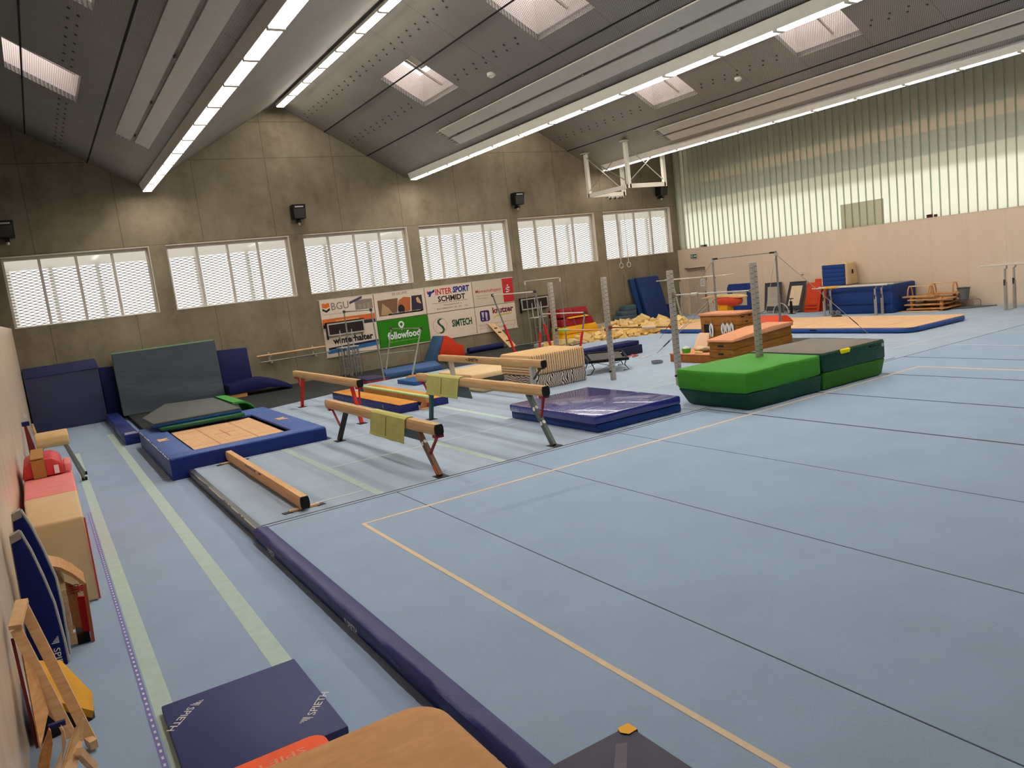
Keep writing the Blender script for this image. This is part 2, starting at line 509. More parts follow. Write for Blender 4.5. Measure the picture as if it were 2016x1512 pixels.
# --- back wall with seven window openings
WX = [-0.47 + 4.5 * (i - 1) for i in range(7)]
wb = MB().box(-6, 26.9, YB, YB + .36, -0.4, 3.0)
edges = [-6] + [a for x in WX for a in (x, x + 4.0)] + [26.9]
for i in range(0, len(edges), 2):
    if edges[i + 1] - edges[i] > 0.01:
        wb.box(edges[i], edges[i + 1], YB, YB + .36, 3.0, 5.1)
wb.prism([(-6, 5.1), (26.9, 5.1), (26.9, 9.3), (26.45, 9.55), (21.9, 6.9), (17.35, 9.55), (12.8, 6.9), (8.25, 9.55), (3.7, 6.9), (-.85, 9.55), (-5.4, 6.9), (-6, 7.2)], 'y', YB, YB + .36)
struct('wall_back', wb, M_conc)

def m_glass():
    k = NT('clear window pane')
    t = k.n('ShaderNodeBsdfTransparent'); g = k.n('ShaderNodeBsdfGlossy'); mx = k.n('ShaderNodeMixShader')
    t.inputs[0].default_value = (.96, .97, .96, 1); g.inputs['Roughness'].default_value = .03
    mx.inputs[0].default_value = .05
    k.t.links.new(t.outputs[0], mx.inputs[1]); k.t.links.new(g.outputs[0], mx.inputs[2]); k.t.links.new(mx.outputs[0], k.out.inputs[0])
    return k.m
M_glass = m_glass()
def m_transl(name, rgb, f=.6):
    k = NT(name)
    d = k.n('ShaderNodeBsdfDiffuse'); t = k.n('ShaderNodeBsdfTranslucent'); mx = k.n('ShaderNodeMixShader')
    d.inputs[0].default_value = (*lin(rgb), 1); t.inputs[0].default_value = (*lin(rgb), 1); mx.inputs[0].default_value = f
    k.t.links.new(d.outputs[0], mx.inputs[1]); k.t.links.new(t.outputs[0], mx.inputs[2]); k.t.links.new(mx.outputs[0], k.out.inputs[0])
    return k.m
M_screen = m_transl('white outdoor screen', (204, 199, 197), .42)
M_screen2 = m_transl('pale outdoor sheet', (240, 238, 234), .62)
for i, x in enumerate(WX):
    wn = thing('window_%d' % (i + 1), None, None, (x + 2, YB + .2, 3.0)); wn['kind'] = 'structure'
    f = MB(); y0, y1 = YB + .16, YB + .24
    f.box(x, x + 4, y0, y1, 4.98, 5.1).box(x, x + 4, y0, y1, 3.0, 3.03).box(x, x + .06, y0, y1, 3.03, 4.98).box(x + 3.9, x + 4.0, y0, y1, 3.03, 4.98)
    ob('window_frame', f, M_frame, wn)
    for q in (.95, 1.93, 2.93):
        ob('mullion', MB().box(x + q - .038, x + q + .038, y0 + .002, y1 - .002, 3.03, 4.98), M_frame, wn)
    ob('sill', MB().box(x + .001, x + 3.999, YB - .012, y0, 3.0, 3.022), M_white, wn)
    l = MB().box(x + 3.975, x + 4.0, YB - .012, y0, 3.022, 5.075).box(x, x + 4.0, YB - .012, y0, 5.075, 5.1)
    ob('reveal_lining', l, M_offw, wn)
    ob('pane', MB().box(x + .06, x + 3.9, y0 + .03, y0 + .036, 3.03, 4.98), M_glass, wn)
# the expanded metal screen outside the windows
sc = MB(); yy = YB + .95
row = 0
zz = 2.7
while zz < 4.74:
    hw = .275
    x0 = -5.6 + (hw if row % 2 else 0)
    a = .047
    nseg = int(33.0 / hw)
    for s_ in (1, -1):
        for j in range(nseg):
            xa = x0 + j * hw; xb = xa + hw
            za = zz + (a if j % 2 == 0 else -a) * s_; zb = zz + (a if j % 2 else -a) * s_
            sc.quad((xa, yy, za - .013), (xb, yy, zb - .013), (xb, yy, zb + .013), (xa, yy, za + .013))
    zz += .094 * 1.0
    row += 2
struct('exterior_screen', sc, M_screen)
xs = -5.0
random.seed(3)
pi = 0
while xs < 27.5:
    struct('exterior_post', MB().box(xs, xs + .11, yy + .03, yy + .12, 2.6, 4.8), M_screen2)
    xs += random.choice((1.15, 1.3, 1.7))
struct('exterior_soffit', MB().box(-6, 28, yy - .02, yy + .04, 4.74, 5.7), M_screen2)
struct('exterior_sky_backdrop', MB().quad((-9, 33, -2), (31, 33, -2), (31, 33, 9), (-9, 33, 9)), emis('overcast daylight', (255, 252, 250), SKY))

# --- right wall, glass wall
DY0, DY1, DZ = 25.43, 26.75, 2.19
wr = MB().box(XR, XR + .3, -7, DY0, -0.4, 3.05).box(XR, XR + .3, DY1, YB, -0.4, 3.05).box(XR, XR + .3, DY0, DY1, DZ, 3.05)
struct('wall_right', wr, M_panelr)
M_door = mat('beige door leaf', (188, 172, 152), .45, .03)
dn = thing('door_1', None, None, (XR + .15, 26.1, 0)); dn['kind'] = 'structure'
for a, b in ((DY0 + .01, 26.25), (26.26, DY1 - .01)):
    ob('door_leaf', MB().box(XR + .2, XR + .25, a, b, 0.01, DZ - .01), M_door, dn)
ob('door_handle', MB().tube([(XR + .2, 26.33, 1.05), (XR + .15, 26.33, 1.05), (XR + .15, 26.45, 1.05)], .011), M_steel, dn)
ob('threshold', MB().box(XR, XR + .3, DY0, DY1, -.05, 0.005), M_lgrey, dn)
struct('baseboard_right', MB().box(XR - .02, XR, -7, DY0, 0, .09), M_offw)
def m_uglass():
    k = NT('frosted channel glass'); v, x, y, z = k.pos()
    r = k.n('ShaderNodeBsdfRefraction'); r.inputs['Roughness'].default_value = .42; r.inputs['IOR'].default_value = 1.08
    r.inputs[0].default_value = (.9, .89, .82, 1)
    t = k.n('ShaderNodeBsdfTranslucent'); t.inputs[0].default_value = (.74, .74, .67, 1)
    g = k.n('ShaderNodeBsdfGlossy'); g.inputs['Roughness'].default_value = .3; g.inputs[0].default_value = (.8, .82, .76, 1)
    d = k.n('ShaderNodeBsdfDiffuse'); d.inputs[0].default_value = (*lin((150, 158, 140)), 1)
    m1 = k.n('ShaderNodeMixShader'); m2 = k.n('ShaderNodeMixShader'); m3 = k.n('ShaderNodeMixShader')
    m1.inputs[0].default_value = .35; m2.inputs[0].default_value = .10; m3.inputs[0].default_value = .12
    L = k.t.links.new
    L(r.outputs[0], m1.inputs[1]); L(t.outputs[0], m1.inputs[2]); L(m1.outputs[0], m2.inputs[1]); L(g.outputs[0], m2.inputs[2])
    L(m2.outputs[0], m3.inputs[1]); L(d.outputs[0], m3.inputs[2]); L(m3.outputs[0], k.out.inputs[0])
    return k.m
def m_flange():
    k = NT('glass channel flange')
    d = k.n('ShaderNodeBsdfDiffuse'); t = k.n('ShaderNodeBsdfTransparent'); mx = k.n('ShaderNodeMixShader')
    d.inputs[0].default_value = (*lin((190, 198, 180)), 1); t.inputs[0].default_value = (.74, .79, .69, 1); mx.inputs[0].default_value = .55
    k.t.links.new(d.outputs[0], mx.inputs[1]); k.t.links.new(t.outputs[0], mx.inputs[2]); k.t.links.new(mx.outputs[0], k.out.inputs[0])
    return k.m
gw = thing('window_8', None, None, (XR + .2, 10, 3.05)); gw['kind'] = 'structure'
g = MB()
g.quad((XR + .2, -7, 3.05), (XR + .2, YB, 3.05), (XR + .2, YB, 9.6), (XR + .2, -7, 9.6))
ob('channel_glass', g, m_uglass(), gw)
rb = MB(); y = -6.9
while y < YB:
    rb.box(XR + .135, XR + .199, y, y + .02, 3.06, 9.5)
    y += .3
ob('glass_flanges', rb, m_flange(), gw)
ob('ledge', MB().box(XR - .012, XR + .3, -7, YB, 3.05, 3.062), M_offw, gw)
ob('film', MB().box(XR + .19, XR + .197, 16.77, 18.5, 3.065, 3.96), m_transl('grey green film', (216, 214, 196), .5), gw)
# beyond the glass: low sky; dark slab and pale band added for its gradient
struct('exterior_daylight_backdrop', MB().quad((34, -30, -3), (34, 50, -3), (34, 50, 5.9), (34, -30, 5.9)), emis('daylight beyond the glass', (250, 248, 232), .72))
struct('exterior_added_slab', MB().box(27.3, 34.2, -14, 40, 5.25, 5.4).box(27.3, 27.6, -14, 40, 5.4, 10), mat('added dark slab', (128, 122, 104), .8, .1))  # unseen overhang, added to darken the upper glass
struct('exterior_added_band', MB().box(27.1, 27.29, -14, 40, 6.05, 6.45), mat('added pale band', (250, 214, 160), .7, .06))  # added to put a warm band across the dark glass

# --- left and front walls
struct('wall_left', MB().box(XL - .2, XL, -7, YB, -0.4, 3.02), M_panel)
struct('wall_gallery', MB().box(-6.3, -6.0, -7, YB + .3, 2.8, 9.0).box(-6.3, XL - .2, -7, YB, 2.7, 2.9), M_conc)
struct('wall_front', MB().box(-6.3, 27, -7.3, -7, -0.4, 10), M_conc)

# --- folded roof
rf = MB(); UP = (0, 0, .14)
def roof_quad(xa, xb, y0, y1, r, s):
    za = ZR - SL * abs(xa - r); zb = ZR - SL * abs(xb - r)
    rf.slab([(xa, y0, za), (xb, y0, zb), (xb, y1, zb), (xa, y1, za)], UP)
SKY_Y = [(18.95, 21.1), (12.95, 15.05), (6.95, 9.05), (0.95, 3.05)]
for r in RID:
    a, b, v_ = r + 1.32, r + 2.62, r + 4.55
    roof_quad(r, a, -7, YB, r, 1); roof_quad(b, v_, -7, YB, r, 1)
    ys = [-7] + [q for p in reversed(SKY_Y) for q in p] + [YB]
    for i in range(0, len(ys), 2):
        roof_quad(a, b, ys[i], ys[i + 1], r, 1)
    roof_quad(r - 4.55, r, -7, YB, r, -1)
roof_quad(21.9, 26.6, -7, YB, 26.45, -1)
roof_quad(-6.2, -5.4, -7, YB, -9.95, 1)
struct('ceiling', rf, M_roof)
def m_meshcover():
    k = NT('expanded metal over rooflight'); v, x, y, z = k.pos()
    sx = k.math('SINE', k.math('MULTIPLY', x, 2 * PI / 0.075)); sy = k.math('SINE', k.math('MULTIPLY', y, 2 * PI / 0.055))
    dots = k.math('GREATER_THAN', k.math('MULTIPLY', sx, sy), -0.3)
    b = k.bsdf(lin((172, 166, 162)), .5, .1)
    t = k.n('ShaderNodeBsdfTransparent'); mx = k.n('ShaderNodeMixShader')
    k.put(mx.inputs[0], dots)
    k.t.links.new(b.outputs[0], mx.inputs[1]); k.t.links.new(t.outputs[0], mx.inputs[2]); k.t.links.new(mx.outputs[0], k.out.inputs[0])
    return k.m
M_meshc = m_meshcover()
M_shaft = mat('white rooflight shaft', (236, 228, 224), .7, .03)
M_lit = emis('daylit rooflight pane', (255, 244, 240), 1.2)
for r in RID:
    a, b = r + 1.32, r + 2.62
    za, zb = ZR - SL * 1.32, ZR - SL * 2.62
    for y0, y1 in SKY_Y:
        sk = thing('skylight', None, None, ((a + b) / 2, (y0 + y1) / 2, zb)); sk['kind'] = 'structure'
        H_ = .9
        s_ = MB()
        s_.hexa([(a - .03, y0 - .03, za + .14), (a, y0 - .03, za + .14), (a, y1 + .03, za + .14), (a - .03, y1 + .03, za + .14), (a - .03, y0 - .03, za + H_), (a, y0 - .03, za + H_), (a, y1 + .03, za + H_), (a - .03, y1 + .03, za + H_)])
        s_.hexa([(b, y0 - .03, zb + .14), (b + .03, y0 - .03, zb + .14), (b + .03, y1 + .03, zb + .14), (b, y1 + .03, zb + .14), (b, y0 - .03, zb + H_), (b + .03, y0 - .03, zb + H_), (b + .03, y1 + .03, zb + H_), (b, y1 + .03, zb + H_)])
        for yy in (y0 - .03, y1):
            s_.hexa([(a, yy, za + .14), (b, yy, zb + .14), (b, yy + .03, zb + .14), (a, yy + .03, za + .14), (a, yy, za + H_), (b, yy, zb + H_), (b, yy + .03, zb + H_), (a, yy + .03, za + H_)])
        ob('shaft', s_, M_shaft, sk)
        bl = MB()
        bl.slab([(a + .01, y0 + .03, za + .35), (b - .6, y0 + .03, zb + .7), (b - .6, y0 + .9, zb + .7), (a + .01, y0 + .9, za + .35)], (0, 0, .02))
        bl.bar((a + .01, y0 + .9, za + .3), (b - .01, y0 + .9, zb + .3), .05)
        ob('blind', bl, M_offw, sk)
        ob('pane', MB().quad((a, y0, za + H_ - .02), (b, y0, zb + H_ - .02), (b, y1, zb + H_ - .02), (a, y1, za + H_ - .02)), M_lit, sk)
        ob('mesh_cover', MB().quad((a, y0, za + .02), (b, y0, zb + .02), (b, y1, zb + .02), (a, y1, za + .02)), M_meshc, sk)
# rails under the ceiling sheets
tn = 0
M_railb = mat('dark ceiling joint', (30, 29, 28), .9, .1)
for r in RID:
    for dx in (.8, 1.62, 2.3, 3.1):
        tn += 1
        z = ZR - SL * dx
        if dx in (1.62, 3.1):
            struct('trim_%d' % tn, MB().box(r + dx - .018, r + dx + .018, -7, YB, z - .016, z + .01), M_railb)
        else:
            mb = MB(); y = -6.5
            while y < YB - .3:
                if dx == 2.3 and any(a_ - .2 < y < b_ + .1 for a_, b_ in SKY_Y):
                    y += .5; continue
                mb.obox((r + dx, y, z - .006), (.05, .05, .012), ry=math.atan(SL)); mb.obox((r + dx + .14, y + .12, z - .088), (.05, .05, .012), ry=math.atan(SL))
                y += .5
            struct('trim_%d' % tn, mb, M_dgrey)
# pale radiant panels on the slopes
M_rad = mat('pale radiant panel', (198, 194, 184), .45, .04, metal=.2)
for r, nm in zip(RID, ('long pale radiant heating strip on the leftmost roof slope', 'long pale radiant heating strip on the middle roof slope', 'long pale radiant heating strip on the roof slope beside the glass wall')):
    p = thing('radiant_heater', nm, 'heater', (r + 3.8, 8, ZR - SL * 3.8))
    for a, b in ((3.42, 3.74), (3.82, 4.12)):
        q = MB(); xa, xb = r + a, r + b; za, zb = ZR - SL * a - .06, ZR - SL * b - .06
        q.slab([(xa, -6.5, za), (xb, -6.5, zb), (xb, 21.9, zb), (xa, 21.9, za)], (0, 0, .03))
        ob('heating_panel', q, M_rad, p)
        q = MB()
        for i in range(4):
            xx = xa + (xb - xa) * (i + .5) / 4; z_ = ZR - SL * (xx - r) - .05
            q.cyl((xx, 21.9, z_), (xx, 22.15, z_ + .02), .018, 6)
        ob('connection_pipes', q, M_lgrey, p)
    for i in range(9):
        q = MB(); yy = 21.4 - i * 3.2; xx = r + 3.78; z_ = ZR - SL * 3.78
        q.box(r + 3.76, r + 3.8, yy - .03, yy + .03, z_ - .07, z_ - .01)
        ob('mounting_clip', q, M_grey, p)

# --- fluorescent light lines
M_dif = emis('lit diffuser', (255, 246, 232), LAMP)
def lamp_row(xc, zb, label, group, ridge=False):
    first = None
    n = 0
    y = 26.5
    while y > 2.6:
        if first is None:
            L_ = thing('ceiling_light', label, 'light', (xc, y, zb), group)
            if ridge:
                h = MB().box(xc - .14, xc + .14, y - 1.5, y, zb + .01, ZR - .16)
            else:
                h = MB().prism([(xc - .13, zb + .01), (xc + .13, zb + .01), (xc + .2, zb + .23), (xc - .2, zb + .23)], 'y', y - 1.5, y)
            ob('housing', h, M_white, L_)
            for q0 in (y - .05, y - 1.5):
                ob('divider', MB().box(xc - .128, xc + .128, q0, q0 + .05, zb - .022, zb + .009), M_offw, L_)
            ob('diffuser', MB().box(xc - .12, xc + .12, y - 1.45, y - .05, zb - .012, zb + .011), M_dif, L_)
            first = L_
        else:
            c = copy_tree(first); c.location.y = y
        y -= 1.5; n += 1
lamp_row(3.7, 6.72, 'lit fluorescent light module in the row along the leftmost roof valley', 'lights of the leftmost roof valley')
lamp_row(8.25, 9.3, 'lit fluorescent light module in the row under the roof ridge', 'lights under the roof ridge', True)
lamp_row(12.8, 6.74, 'lit fluorescent light module in the row along the middle roof valley', 'lights of the middle roof valley')
lamp_row(17.35, 9.3, 'lit fluorescent light module under the second ridge, hidden behind the middle valley', 'lights under the second ridge', True)
lamp_row(21.9, 6.78, 'lit fluorescent light module in the row beside the channel glass wall', 'lights of the valley beside the glass wall')
# ceiling detectors
for x, y, r, lb in ((10.99, 17.41, 8.25, 'small white detector on the middle roof slope'), (19.92, 17.21, 17.35, 'small white detector on the roof slope near the glass wall')):
    z = ZR - SL * (x - r)
    d = thing('smoke_detector', lb, 'detector', (x, y, z - .1))
    ob('base', MB().cyl((x, y, z - .06), (x, y, z + .02), .11, 16), M_white, d)
    ob('sensor_head', MB().ball((x, y, z - .07), .07, 8, (1, 1, .55)), M_white, d)

# ================================================================ left aisle and trampoline corner
AZ = -0.147
M_navymat = mat('navy mat cloth', (50, 54, 92), 0.7, 0.06, 5, 0.004, 8)
M_slate = mat('slate blue mat cloth', (58, 62, 92), 0.62, 0.07, 2.5, 0.01, 3)
M_deepnavy = mat('deep navy mat', (22, 26, 78), 0.6, 0.12, 3, 0.006, 6)
M_greymat = mat('grey green mat cloth', (68, 78, 88), 0.65, 0.08, 2.0, 0.03, 2.2, stretch=(.5, 1, 2))
M_greenside = mat('bright green mat side', (66, 150, 62), 0.55, 0.1)
M_dgreen = mat('green mat edge', (30, 84, 52), 0.5, 0.12)
M_pad = mat('blue trampoline pad', (66, 92, 156), 0.5, 0.08, 6, 0.004, 10)
M_paddark = mat('navy trampoline skirt', (30, 46, 112), 0.45, 0.14, 5, 0.01, 9)
M_bed = None
M_beige = mat('beige vinyl', (214, 184, 142), 0.5, 0.06, 3, 0.006, 6)
M_tan = mat('tan suede', (208, 176, 128), 0.7, 0.08, 2.5, 0.002, 60)
M_red = mat('red vinyl', (196, 62, 68), 0.5, 0.1, 5, 0.006, 12)
M_pink = mat('faded red vinyl', (232, 138, 138), 0.5, 0.08, 6, 0.008, 10)
M_orange = mat('orange vinyl', (242, 92, 40), 0.55, 0.06)
M_plywood = wood('birch plywood', (206, 162, 118), (232, 196, 152), 3, (2, 2, 10))
M_woodb = wood('honey plywood', (176, 124, 74), (206, 154, 100), 3, (2, 2, 10))
M_yellow = mat('yellow padded cover', (206, 148, 36), 0.65, 0.08, 5, 0.004, 12)
M_blackrub = mat('black rubber', (30, 27, 26), 0.7, 0.1)

# leaning slate mat with folded top
m = thing('gym_mat', 'large slate blue mat standing against the back wall in the left corner', 'mat', (.45, 26.8, AZ), 'mats against the back wall')
ob('mat_body', MB().slab([(-.50, 26.84, AZ), (1.46, 26.84, AZ), (1.46, 26.86, 1.52), (-.52, 26.86, 1.52)], (0, .2, 0)), M_slate, m, bevel=.02)
ob('top_flap', MB().slab([(-.53, 26.83, 1.50), (1.47, 26.83, 1.53), (1.42, 26.95, 1.82), (-.50, 26.95, 1.80)], (0, .1, .0)), M_navymat, m, bevel=.015)
single('gym_mat', 'narrow deep navy mat upright between the slate mat and the big grey leaning mat', 'mat', MB().slab([(1.5, 26.95, AZ), (1.98, 26.95, AZ), (1.93, 26.98, 1.5), (1.47, 26.98, 1.52)], (0, .1, 0)), M_deepnavy, 'mats against the back wall', bevel=.015)
m = thing('crash_mat', 'big grey crash mat with green sides leaning on the back wall', 'mat', (3.35, 26.3, -.02), 'mats against the back wall')
q = MB(); NX, NZ = 18, 14
for j in range(NZ + 1):
    for i in range(NX + 1):
        u, t = i / NX, j / NZ
        fold = .035 * math.sin(14 * t + 3 * u) * (1 - t) ** 2 * (1 if u > .0 else 0)
        q.v.append(Vector((1.87 + 3.02 * u, 26.22 + .22 * t - .04 * math.sin(PI * u) + fold, -.02 + 1.91 * t)))
q.f = [(j * (NX + 1) + i, j * (NX + 1) + i + 1, (j + 1) * (NX + 1) + i + 1, (j + 1) * (NX + 1) + i) for j in range(NZ) for i in range(NX)]
ob('grey_cover', q, M_greymat, m, smooth=True)
q = MB().slab([(1.87, 26.24, -.02), (4.89, 26.24, -.02), (4.89, 26.46, 1.888), (1.87, 26.46, 1.888)], (0, .32, .03))
ob('green_side', q, mat('pale green mat rim', (104, 140, 104), .6, .1), m)
# navy folded mat: upright half and drooping half
m = thing('folding_mat', 'deep navy folding mat, half upright on the wall and half drooping forward', 'mat', (5.6, 26.4, -.02), 'mats against the back wall')
ob('upright_half', MB().slab([(4.92, 26.5, .1), (5.9, 26.5, .42), (5.9, 26.62, 1.49), (4.92, 26.62, 1.53)], (0, .2, 0)), M_deepnavy, m, bevel=.02)
q = MB(); prof = [(4.95, .40), (5.3, .46), (5.75, .5), (6.15, .47), (6.5, .36), (6.8, .2), (6.98, .08)]
top = prof; bot = [(4.95, .1), (5.3, .1), (5.75, .12), (6.15, .13), (6.5, .1), (6.8, .03), (6.98, -.015)]
q.prism(top + bot[::-1], 'y', 25.75, 26.72)
ob('lying_half', q, M_deepnavy, m, bevel=.02)
ob('wooden_support', MB().box(4.98, 5.5, 25.8, 26.6, -.03, .095), M_woodb, m)

# low navy foam blocks
m = thing('foam_beam', 'long low navy padded block beside the trampoline, with white stripes at its near end', 'foam block', (1.55, 23.5, AZ))
ob('rear_block', MB().box(1.40, 1.74, 23.4, 26.6, AZ, .10), M_paddark, m, bevel=.02)
ob('front_block', MB().box(1.40, 1.74, 20.75, 23.38, AZ, .10), M_paddark, m, bevel=.02)
q = MB()
for i in range(4):
    q.box(1.42 + .01 * i, 1.72 - .01 * i, 20.85 + .1 * i, 20.88 + .1 * i, .099, .1035)
ob('white_stripes', q, M_print, m)  # thin white stripes across the near end

# trampoline
t = thing('trampoline', 'floor level trampoline with wide blue pads and a tan bed', 'trampoline', (3.1, 17.5, AZ))
X0, X1, Y0, Y1, ZT = 1.66, 4.6, 15.04, 19.97, .27
bx0, bx1, by0, by1 = 2.15, 4.04, 15.5, 18.98
k = NT('trampoline bed'); v, x, y, z = k.pos()
lx = k.math('MINIMUM', k.math('ABSOLUTE', k.math('SUBTRACT', x, 2.72)), k.math('ABSOLUTE', k.math('SUBTRACT', x, 3.45)))
ly = k.math('MINIMUM', k.math('ABSOLUTE', k.math('SUBTRACT', y, 16.2)), k.math('ABSOLUTE', k.math('SUBTRACT', y, 18.3)))
ln = k.math('LESS_THAN', k.math('MINIMUM', lx, ly), .016)
grid = k.math('LESS_THAN', k.math('ABSOLUTE', k.math('SUBTRACT', k.math('FRACT', k.math('MULTIPLY', x, 2.6)), .5)), .02)
cx_ = k.math('MULTIPLY', k.math('LESS_THAN', k.math('ABSOLUTE', k.math('SUBTRACT', x, 3.08)), .012), k.math('LESS_THAN', k.math('ABSOLUTE', k.math('SUBTRACT', y, 17.25)), .55))
cy_ = k.math('MULTIPLY', k.math('LESS_THAN', k.math('ABSOLUTE', k.math('SUBTRACT', y, 17.25)), .022), k.math('LESS_THAN', k.math('ABSOLUTE', k.math('SUBTRACT', x, 3.08)), .22))
nz = k.noise(v, 3, 4, .6)
c = k.ramp(nz, [(.3, lin((212, 166, 122))), (.7, lin((226, 184, 142)))])
c = k.mix(k.math('MULTIPLY', grid, .25), c, lin((150, 104, 74)))
c = k.mix(k.math('MULTIPLY', ln, .6), c, lin((128, 84, 62)))
c = k.mix(k.math('MULTIPLY', k.math('MAXIMUM', cx_, cy_), .85), c, lin((120, 36, 34)))
k.bsdf(c, .8, 0, .2, k.bump(k.noise(v, 200, 2, .5), .002, .3))
ob('jumping_bed', MB().box(bx0 + .06, bx1 - .08, by0 + .03, by1 - .12, .2, .215), k.m, t)
ob('spring_gap', MB().box(bx0 - .02, bx1 + .02, by0 - .02, by1 + .02, .12, .17), M_deepnavy, t)
for nm, a in (('front_pad', (X0, X1, Y0, by0)), ('rear_pad', (X0, X1, by1, Y1)), ('side_pad', (X0, bx0, by0, by1)), ('side_pad', (bx1, X1, by0, by1))):
    ob(nm, MB().box(a[0] + .003, a[1] - .003, a[2] + .003, a[3] - .003, .205, ZT), M_pad, t, bevel=.025)
q = MB()
for a in ((X0, X1, Y0, Y0 + .05), (X0, X1, Y1 - .05, Y1), (X0, X0 + .05, Y0, Y1), (X1 - .05, X1, Y0, Y1)):
    q.box(*a, AZ, .24)
ob('skirt', q, M_paddark, t, cut=6, wob=.012, wobs=2.2)
lg = mat('tan pad emblem', (220, 176, 124), .7, .05)
for cx0, cy0 in ((1.9, 17.55), (4.33, 17.3)):
    q = MB(); flat(q, (cx0 - .11, cy0 + .2, ZT + .004), (0, -1, 0), (1, 0, 0), [[(0, 0), (.42, 0), (.36, .07), (.42, .2), (.3, .2), (.22, .12), (.12, .2), (0, .2), (.06, .1)]])
    ob('pad_emblem', q, lg, t)
q = MB()
for i in range(22):
    yy = 15.2 + .2 * i * 1.05
    q.obox((X0 - .002, yy + .03 * math.sin(i * 2.1), ZT - .022 - .006 * math.sin(i * 1.3)), (.012, .11 + .04 * math.sin(i), .018))
ob('worn_edge', q, M_print, t)

# the stack of mats lying half on it
single('landing_mat', 'green landing mat at the bottom of the stack on the trampoline', 'mat', MB().prism([(2.02, 18.75), (3.86, 18.72), (3.9, 22.2), (2.3, 22.2), (1.98, 20.9)], 'z', .285, .36), M_dgreen, 'mats stacked on the trampoline', bevel=.02)
single('landing_mat', 'mid blue landing mat between the green and grey mats on the trampoline', 'mat', MB().prism([(1.92, 18.98), (3.84, 18.95), (3.88, 22.3), (2.4, 22.3), (1.86, 20.7)], 'z', .363, .43), mat('mid blue mat', (28, 72, 128), .5, .1), 'mats stacked on the trampoline', bevel=.02)
single('landing_mat', 'grey topped landing mat uppermost of the stack on the trampoline', 'mat', MB().prism([(1.9, 18.98), (3.83, 18.98), (3.85, 22.35), (2.66, 22.9), (1.84, 20.5)], 'z', .433, .475), mat('grey mat top', (88, 92, 90), .7, .08, 3, .006, 5), 'mats stacked on the trampoline', bevel=.012)
q = MB(); pr = []
for i in range(9):
    u = i / 8; pr.append((3.93 + .66 * u, .475 - .505 * u ** 4))
q.prism(pr + [(x, z - .05) for x, z in pr[::-1]], 'y', 20.3, 22.5)
single('gym_mat', 'bright green mat sagging to the floor behind the trampoline', 'mat', q, M_greenside, smooth=True)

# ---- along the left wall
# buck
b = thing('vaulting_buck', 'small tan leather vaulting buck on splayed steel legs by the left wall', 'vaulting buck', (-.07, 16.8, AZ))
prof = [(16.62, .67), (16.56, .75), (16.57, .86), (16.66, .93), (16.9, .95), (17.08, .92), (17.14, .84), (17.13, .74), (17.06, .67)]
q = MB().prism(prof, 'x', -.34, .2)
ob('leather_body', q, M_tan, b, bevel=.03, seg=3)
legs = [((.12, 16.75, .68), (.33, 17.1, -.13)), ((-.26, 16.75, .68), (-.45, 16.95, -.13)), ((.12, 16.98, .68), (.36, 17.75, -.13)), ((-.26, 16.98, .68), (-.46, 17.6, -.13))]
for p, r_ in legs:
    lgo = ob('leg', MB().bar(p, r_, .045), M_steel, b)
    ob('rubber_foot', MB().obox((r_[0], r_[1], -.115), (.1, .07, .06)), M_black, lgo)
# boards behind the buck
s = thing('springboard', 'maroon edged springboard with a blue top cap standing behind the leather buck', 'springboard', (-.45, 18.2, AZ))
pts = [(-.5, .2), (-.5, 1.05), (-.46, 1.05), (-.42, .8), (-.37, .45), (-.31, AZ), (-.5, AZ)]
ob('curved_board', MB().prism(pts, 'y', 17.9, 18.0), mat('maroon board edge', (112, 40, 38), .5, .1), s, bevel=.006)
ob('top_cap', MB().box(-.53, -.4, 17.88, 18.02, 1.02, 1.1), M_deepnavy, s)
ob('plywood_deck', MB().prism([(-.38, 1.02), (-.34, 1.02), (-.26, .4), (-.22, AZ), (-.27, AZ), (-.32, .4)], 'y', 18.05, 18.16), M_plywood, s, bevel=.006)

# soft vaulting blocks
single('soft_block', 'big beige vinyl block with a red label beside the left wall', 'soft block', MB().hexa([(-.5, 9.38, AZ), (.1, 9.38, AZ), (.115, 11.05, AZ), (-.5, 11.05, AZ), (-.42, 9.44, .8), (.1, 9.4, .8), (.11, 11.04, .8), (-.47, 11.05, .8)]), M_beige, 'soft blocks along the left wall', bevel=.03, seg=3)
bl = C.objects[-1]
bl = [o for o in C.objects if o.name.startswith('soft_block')][0]
ob('red_label', MB().quad((-.2, 9.375, .0), (-.03, 9.373, .01), (-.03, 9.379, .06), (-.2, 9.381, .05)), M_red, bl)
ob('red_piping', MB().tube([(.102, 9.385, AZ + .01), (.106, 9.395, .78)], .008, 6), M_red, bl)
single('soft_block', 'faded pink red vinyl block behind the big beige block', 'soft block', MB().hexa([(-.52, 11.1, AZ), (.11, 11.1, AZ), (.12, 14.1, AZ), (-.52, 14.1, AZ), (-.47, 11.12, .79), (.11, 11.1, .79), (.12, 14.1, .79), (-.5, 14.1, .79)]), M_pink, 'soft blocks along the left wall', bevel=.03, seg=3)
r_ = thing('strapped_cushions', 'bundle of red cushions tied with a brown strap on the pink block', 'cushions', (-.2, 12.9, .795))
for i in range(5):
    y0 = 12.55 + .2 * i
    ob('red_cushion', MB().prism([(-.50, .80), (-.46, .98), (-.35, 1.05 + .02 * math.sin(i)), (-.1, 1.04), (.0, .97), (.02, .8)], 'y', y0, y0 + .19), M_red, r_, bevel=.03)
    ob('pale_cushion_end', MB().box(.025, .115 + .01 * math.sin(i * 2), y0 + .02, y0 + .17, .81, .93 - .012 * i), M_pink, r_, bevel=.03)
q = MB()
prs = [(-.33, .79), (-.33, 1.06), (-.30, 1.08), (-.2, 1.08), (-.19, 1.06), (-.19, .79)]
